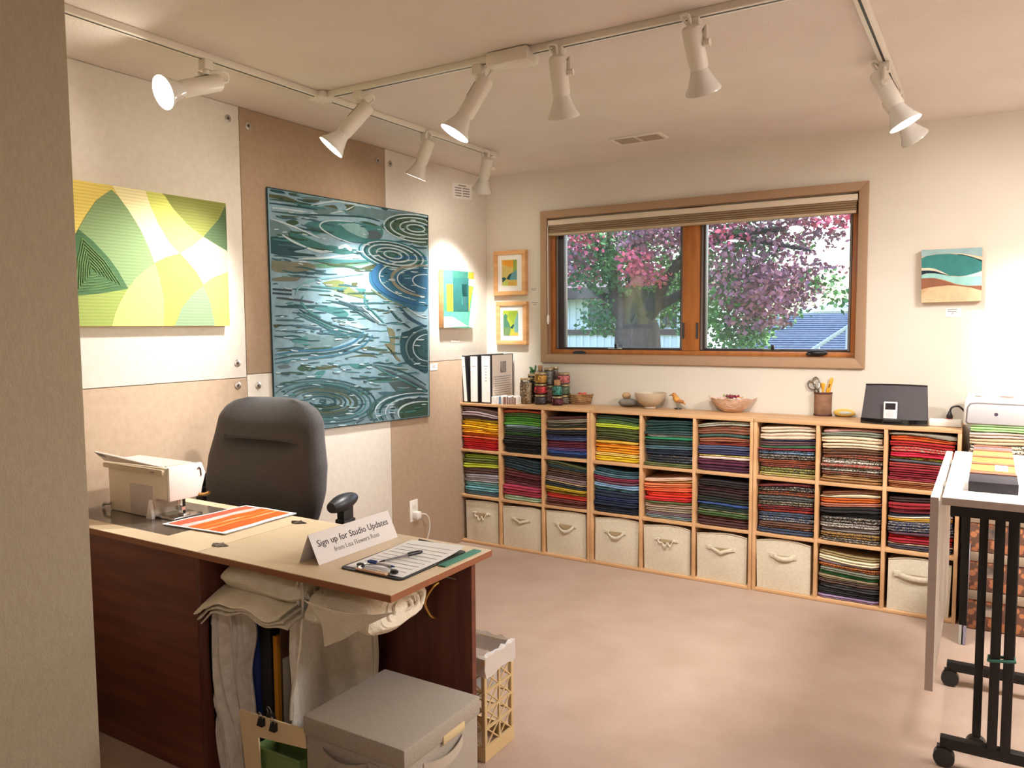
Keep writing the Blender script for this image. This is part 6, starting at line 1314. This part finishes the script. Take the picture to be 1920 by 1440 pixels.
per = [(CX0+.006+(CX1-CX0-.012)*k_/12, CY0+.006) for k_ in range(12)]+[(CX1-.006, CY0+.006+(CY1-CY0-.012)*k_/8) for k_ in range(8)]+[(CX1-.006-(CX1-CX0-.012)*k_/12, CY1-.006) for k_ in range(12)]+[(CX0+.006, CY1-.006-(CY1-CY0-.012)*k_/8) for k_ in range(8)]
cxm, cym = (CX0+CX1)/2, (CY0+CY1)/2
def prow(f, z, jit): return [(cxm+(x-cxm)*f+R.uniform(-jit, jit), cym+(y-cym)*f+R.uniform(-jit, jit), z+R.uniform(-jit, jit)*2) for x, y in per]
rows = [prow(1.12, CH-.055, .003), prow(1.11, CH-.03, .003), prow(1.09, CH+.004, .003), prow(1.0, CH+.010, .003), prow(.9, CH-.03, .004), prow(.85, CH-.12, .005), prow(.6, CH-.14, .012), prow(.2, CH-.13, .02)]
tt = thing('bin_liner', 'crinkled clear plastic bag lining the beige crate', 'plastic bag', (cxm, cym, .19))
obj('bag_film', MB().rings(rows, caps=False), BAGP, tt, smooth=True)
# ------------------------------------------------------------------ wall outlet and charger
oa, ob = PX(768, 936, 0, PT), PX(782, 978, 0, PT); yc = (oa.y+ob.y)/2; zc_ = (oa.z+ob.z)/2
t = thing('wall_outlet', 'white wall outlet on the tan panel beside the chair', 'outlet', (PT, yc, zc_))
obj('plate', MB().box(PT+.0003, PT+.006, yc-.036, yc+.036, zc_-.062, zc_+.062), WHITEP, t, bevel=.002)
for dz in (-.024, .024):
    s_ = obj('socket', MB().box(PT+.006, PT+.0075, yc-.016, yc+.016, zc_+dz-.014, zc_+dz+.014), mat('socket_cream', rgb(220, 212, 200), .5), t, bevel=.001)
t = thing('charger_plug', 'white plug with a thin hanging flex in the wall outlet', 'plug', (PT+.008, yc, zc_-.024))
obj('plug_body', MB().box(PT+.0078, PT+.045, yc-.018, yc+.020, zc_-.044, zc_-.004), WHITEP, t, bevel=.004)
obj('flex', MB().tube(catmull([(PT+.03, yc+.02, zc_-.02), (PT+.045, yc+.06, zc_-.03), (PT+.05, yc+.085, zc_-.07), (PT+.045, yc+.09, zc_-.13), (PT+.03, yc+.08, zc_-.20), (PT+.03, yc+.05, .012)], 6), .0032, 6), WHITEP, t, smooth=True)
# ------------------------------------------------------------------ office chair
CY = -2.215; ca_, cb_ = PX(400, 880, 1, CY), PX(612, 880, 1, CY); ccx = (ca_.x+cb_.x)/2; chw = (cb_.x-ca_.x)/2
ctop = PX(505, 748, 1, CY).z; cbot = .60
t = thing('office_chair', 'dark grey high-backed office chair behind the desk', 'chair', (ccx, CY+.0, 0))
def back_w(v):  # half width as a fraction, v 0 bottom..1 top
    pts = [(0, .80), (.1, .93), (.3, 1.0), (.5, .985), (.7, .90), (.84, .86), (.92, .76), (.97, .62), (1.0, .40)]
    for (a, b), (c, d) in zip(pts, pts[1:]):
        if v <= c: return b+(d-b)*(v-a)/(c-a)
    return .40
rings_ = []; nv = 40; n_ = 36
for j_ in range(nv+1):
    v = j_/nv; v = .5-.5*math.cos(math.pi*v); z = cbot+(ctop-cbot)*v; hw = chw*back_w(v); ring_ = []
    crease = .070*math.exp(-((v-.64)/.022)**2)
    lean = .075*(v-.4)
    for k_ in range(n_):
        a = 6.28318*k_/n_; c_, s_ = math.cos(a), math.sin(a); r_ = (abs(c_)**3.2+abs(s_)**3.2)**(-1/3.2)
        th = .004+.052*(1-abs(2*v-1)**6)**.5; x = ccx+hw*c_*r_; u_ = c_*r_
        y = CY+.02+lean+th*s_*r_-.03*0
        if s_ < 0:
            y += crease*max(0, 1-(u_/.66)**6)*min(1, -s_*1.5)
            y -= .018*(1-u_*u_)*math.exp(-((v-.40)/.16)**2); y -= .012*(1-u_*u_)*math.exp(-((v-.78)/.14)**2)
        y -= .035*abs(u_)**2.5
        ring_.append((x, y, z))
    rings_.append(ring_)
obj('backrest', MB().rings(rings_), CHAIRF, t, smooth=True)
obj('back_shell', MB().box(ccx-chw*.55, ccx+chw*.55, CY+.075, CY+.095, cbot+.02, cbot+.34), BLACKP, t, bevel=.01)
obj('back_post', MB().tube([(ccx, CY+.06, .40), (ccx, CY+.10, .46), (ccx, CY+.095, .78)], .022, 10), BLACKP, t, smooth=True)
sw = min(chw*.86, .25); obj('seat', MB().box(ccx-sw, ccx+sw, CY-.36, CY+.03, .42, .505), CHAIRF, t, bevel=.03, seg=3)
for s_ in (-1, 1):
    px_ = ccx+s_*(chw+.058) if s_ > 0 else ccx-(chw+.03)
    a0 = PX(632, 945, 1, CY-.06)
    zz_ = a0.z
    if s_ > 0: px_ = a0.x
    rings2 = []
    for i in range(11):
        q_ = i/10; yy = CY-.09+.12*q_; w_ = .036*(math.sin(math.pi*(.12+.8*q_)))**.5; zc2 = zz_+.018*(q_-.5)
        rings2.append([(px_+w_*math.cos(6.283*k_/12), yy, zc2+.030*(math.sin(math.pi*(.12+.8*q_)))**.5*math.sin(6.283*k_/12)) for k_ in range(12)])
    obj('armrest_pad', MB().rings(rings2), mat('arm_pad', rgb(36, 36, 40), .4), t, smooth=True)
    obj('armrest_post', MB().box(px_-.017, px_+.017, CY-.045, CY+.005, .40, zz_-.012).box(px_-.022, px_+.022, CY-.050, CY+.010, zz_-.13, zz_-.06), BLACKP, t, bevel=.003)
    obj('armrest_bracket', MB().box(min(px_, ccx+s_*(sw-.06)), max(px_, ccx+s_*(sw-.06)), CY-.045, CY+.005, .398, .418), BLACKP, t)
obj('gas_column', MB().cyl((ccx, CY-.16, .10), (ccx, CY-.16, .42), .028, n=14), BLACKP, t, smooth=True)
for k_ in range(5):
    a = .3+k_*1.2566; e_ = (ccx+.27*math.cos(a), CY-.16+.27*math.sin(a))
    obj('base_arm', MB().tube([(ccx, CY-.16, .105), (e_[0], e_[1], .075)], [.026, .016], 8), BLACKP, t)
    obj('caster', MB().cyl((e_[0]-.02, e_[1], .0275), (e_[0]+.02, e_[1], .0275), .027, n=12), BLACKP, t, smooth=True)
# ------------------------------------------------------------------ folding craft table at the right
TZ = .87; TT = .022
tl0, tl1 = PX(1772, 932, 2, TZ), PX(1785, 845, 2, TZ); tx0 = (tl0.x+tl1.x)/2+.002; ty0, ty1 = tl0.y, tl1.y
tx1 = tx0+.36
t = thing('craft_table', 'white folding craft table on black wheeled trestle legs', 'table', (tx0+.18, (ty0+ty1)/2, 0))
TW = mat('table_white', rgb(236, 230, 224), .35); TE = mat('table_edge', rgb(186, 170, 164), .5)
obj('table_top', MB().box(tx0, tx1, ty0, ty1, TZ-TT, TZ), TW, t, bevel=.002)
obj('top_edge', MB().box(tx0-.0005, tx1, ty0-.002, ty0, TZ-TT, TZ-.0015), TE, t)
lx1 = tx0-.008; lx0 = lx1-.021; lb = PX(1765, 1300, 1, ty0).z
lf_ = obj('drop_leaf', MB().box(lx0, lx1, ty0, ty1, lb, TZ-.002), TW, t, bevel=.0015)
obj('leaf_edge', MB().box(lx0, lx1, ty0-.0015, ty0, lb, TZ-.004), TE, t)
obj('leaf_hinge', MB().box(lx1, tx0, ty0+.2, ty0+.27, TZ-.010, TZ-.004), CHROME, t)
obj('leaf_hinge', MB().box(lx1, tx0, ty1-.27, ty1-.2, TZ-.010, TZ-.004), CHROME, t)
obj('under_rail', MB().box(tx0+.02, tx1-.02, ty0+.015, ty0+.04, TZ-TT-.032, TZ-TT), BLACKM, t); obj('under_rail', MB().box(tx0+.02, tx1-.02, ty1-.04, ty1-.015, TZ-TT-.032, TZ-TT), BLACKM, t)
for fy_ in (-1.62, -1.00):
    fxa = PX(1762, 1400, 1, -1.62).x+.0 if fy_ < -1.3 else PX(1776, 1225, 1, -1.0).x
    obj('foot_bar', MB().box(fxa, tx1+.02, fy_-.016, fy_+.016, .058, .092), BLACKM, t, bevel=.003)
    for cx in (fxa+.012, tx1): 
        cs = obj('caster', MB().cyl((cx, fy_-.020, .030), (cx, fy_+.006, .030), .0295, n=18), BLACKP, t, smooth=True)
        obj('caster_fork', MB().box(cx-.02, cx+.02, fy_-.012, fy_+.012, .045, .060), BLACKP, cs)
    for ux in ((2.868, 2.902) if fy_ < -1.3 else (2.880, 2.925)):
        obj('upright', MB().box(ux-.013, ux+.013, fy_-.018, fy_+.018, .09, TZ-TT-.002), BLACKM, t, bevel=.002)
# swing-out gate legs, folded in
for gx_, gy0, gy1 in ((2.828, -1.50, -1.02), (2.775, -1.18, -.98)):
    obj('gate_leg', MB().box(gx_-.012, gx_+.012, gy0-.012, gy0+.012, .30 if gx_ < 2.8 else .06, TZ-TT-.03), BLACKM, t, bevel=.002)
    if gx_ > 2.8:
        obj('gate_rail', MB().box(gx_-.008, gx_+.008, gy0, gy1, .33, .355).box(gx_-.008, gx_+.008, gy0, gy1, .78, .805), BLACKM, t)
        cs = obj('caster', MB().cyl((gx_, gy0-.014, .030), (gx_, gy0+.014, .030), .0295, n=18), BLACKP, t, smooth=True)
obj('tie', MB().tube([(2.868-.016, -1.64, .36), (2.902+.016, -1.64, .37), (2.902+.016, -1.60, .365), (2.868-.016, -1.60, .36), (2.868-.016, -1.64, .36)], .005, 6), mat('teal_tie', rgb(52, 110, 96), .6), t)
# thin boards leaning behind the table
for i, (px, col, nm) in enumerate(((1803, (190, 190, 180), 'pale green-grey'), (1811, (150, 146, 166), 'lavender grey'))):
    c = PX(px, 1175, 1, -.50); o = obj('leaning_board', MB().prism([(c.x-.010, -.56, .002), (c.x-.010, -.36, .002), (c.x-.006, -.36, .42-.03*i), (c.x-.006, -.56, .42-.03*i)], (.011, 0, 0)), mat('lean_%d' % i, rgb(*col), .4), None, bevel=.002)
    tag(origin_base(o), '%s board standing on edge behind the table leaf' % nm, 'board', 'boards behind the table')
# row of card boxes on the table
R = random.Random(12); xs0, xs1 = PX(1818, 900, 2, TZ).x, PX(1905, 900, 2, TZ).x
rows_ = [(925, 905, (52, 46, 52), 'black, nearest the table edge'), (903, 896, (120, 66, 76), 'dusky purple'), (894, 879, (206, 140, 76), 'tan with a white label, nearest of three'), (878, 865, (198, 130, 66), 'tan, middle of three'), (864, 853, (204, 142, 80), 'tan, farthest of three'), (852, 845, (130, 110, 110), 'grey, farthest from the edge')]
for i, (pa_, pb_, col, nm) in enumerate(rows_):
    ya, yb_ = PX(1850, pa_, 2, TZ).y, PX(1850, pb_, 2, TZ).y
    h_ = .03 if i == 0 else .018
    t = thing('card_box', 'flat box %s in row on folding table' % nm, 'box', ((xs0+xs1)/2, (ya+yb_)/2, TZ+.0005), group='flat boxes on the folding table')
    m_ = mat('cardbox_%d' % i, rgb(*col), .6, var=rgb(*[int(c_*.82) for c_ in col]), scale=60)
    obj('box_body', MB().box(xs0, xs1, ya+.008, yb_-.004, TZ+.0005, TZ+h_), m_, t, bevel=.002)
    obj('box_rim', MB().box(xs0+.001, xs1-.001, yb_-.030, yb_-.006, TZ+.0006, TZ+h_+.003), mat('rim_brown', rgb(150, 92, 66), .6), t)
    if i == 2: obj('label', MB().box(xs1-.055, xs1-.02, ya+.02, yb_-.03, TZ+h_, TZ+h_+.0006), PAPER, t)
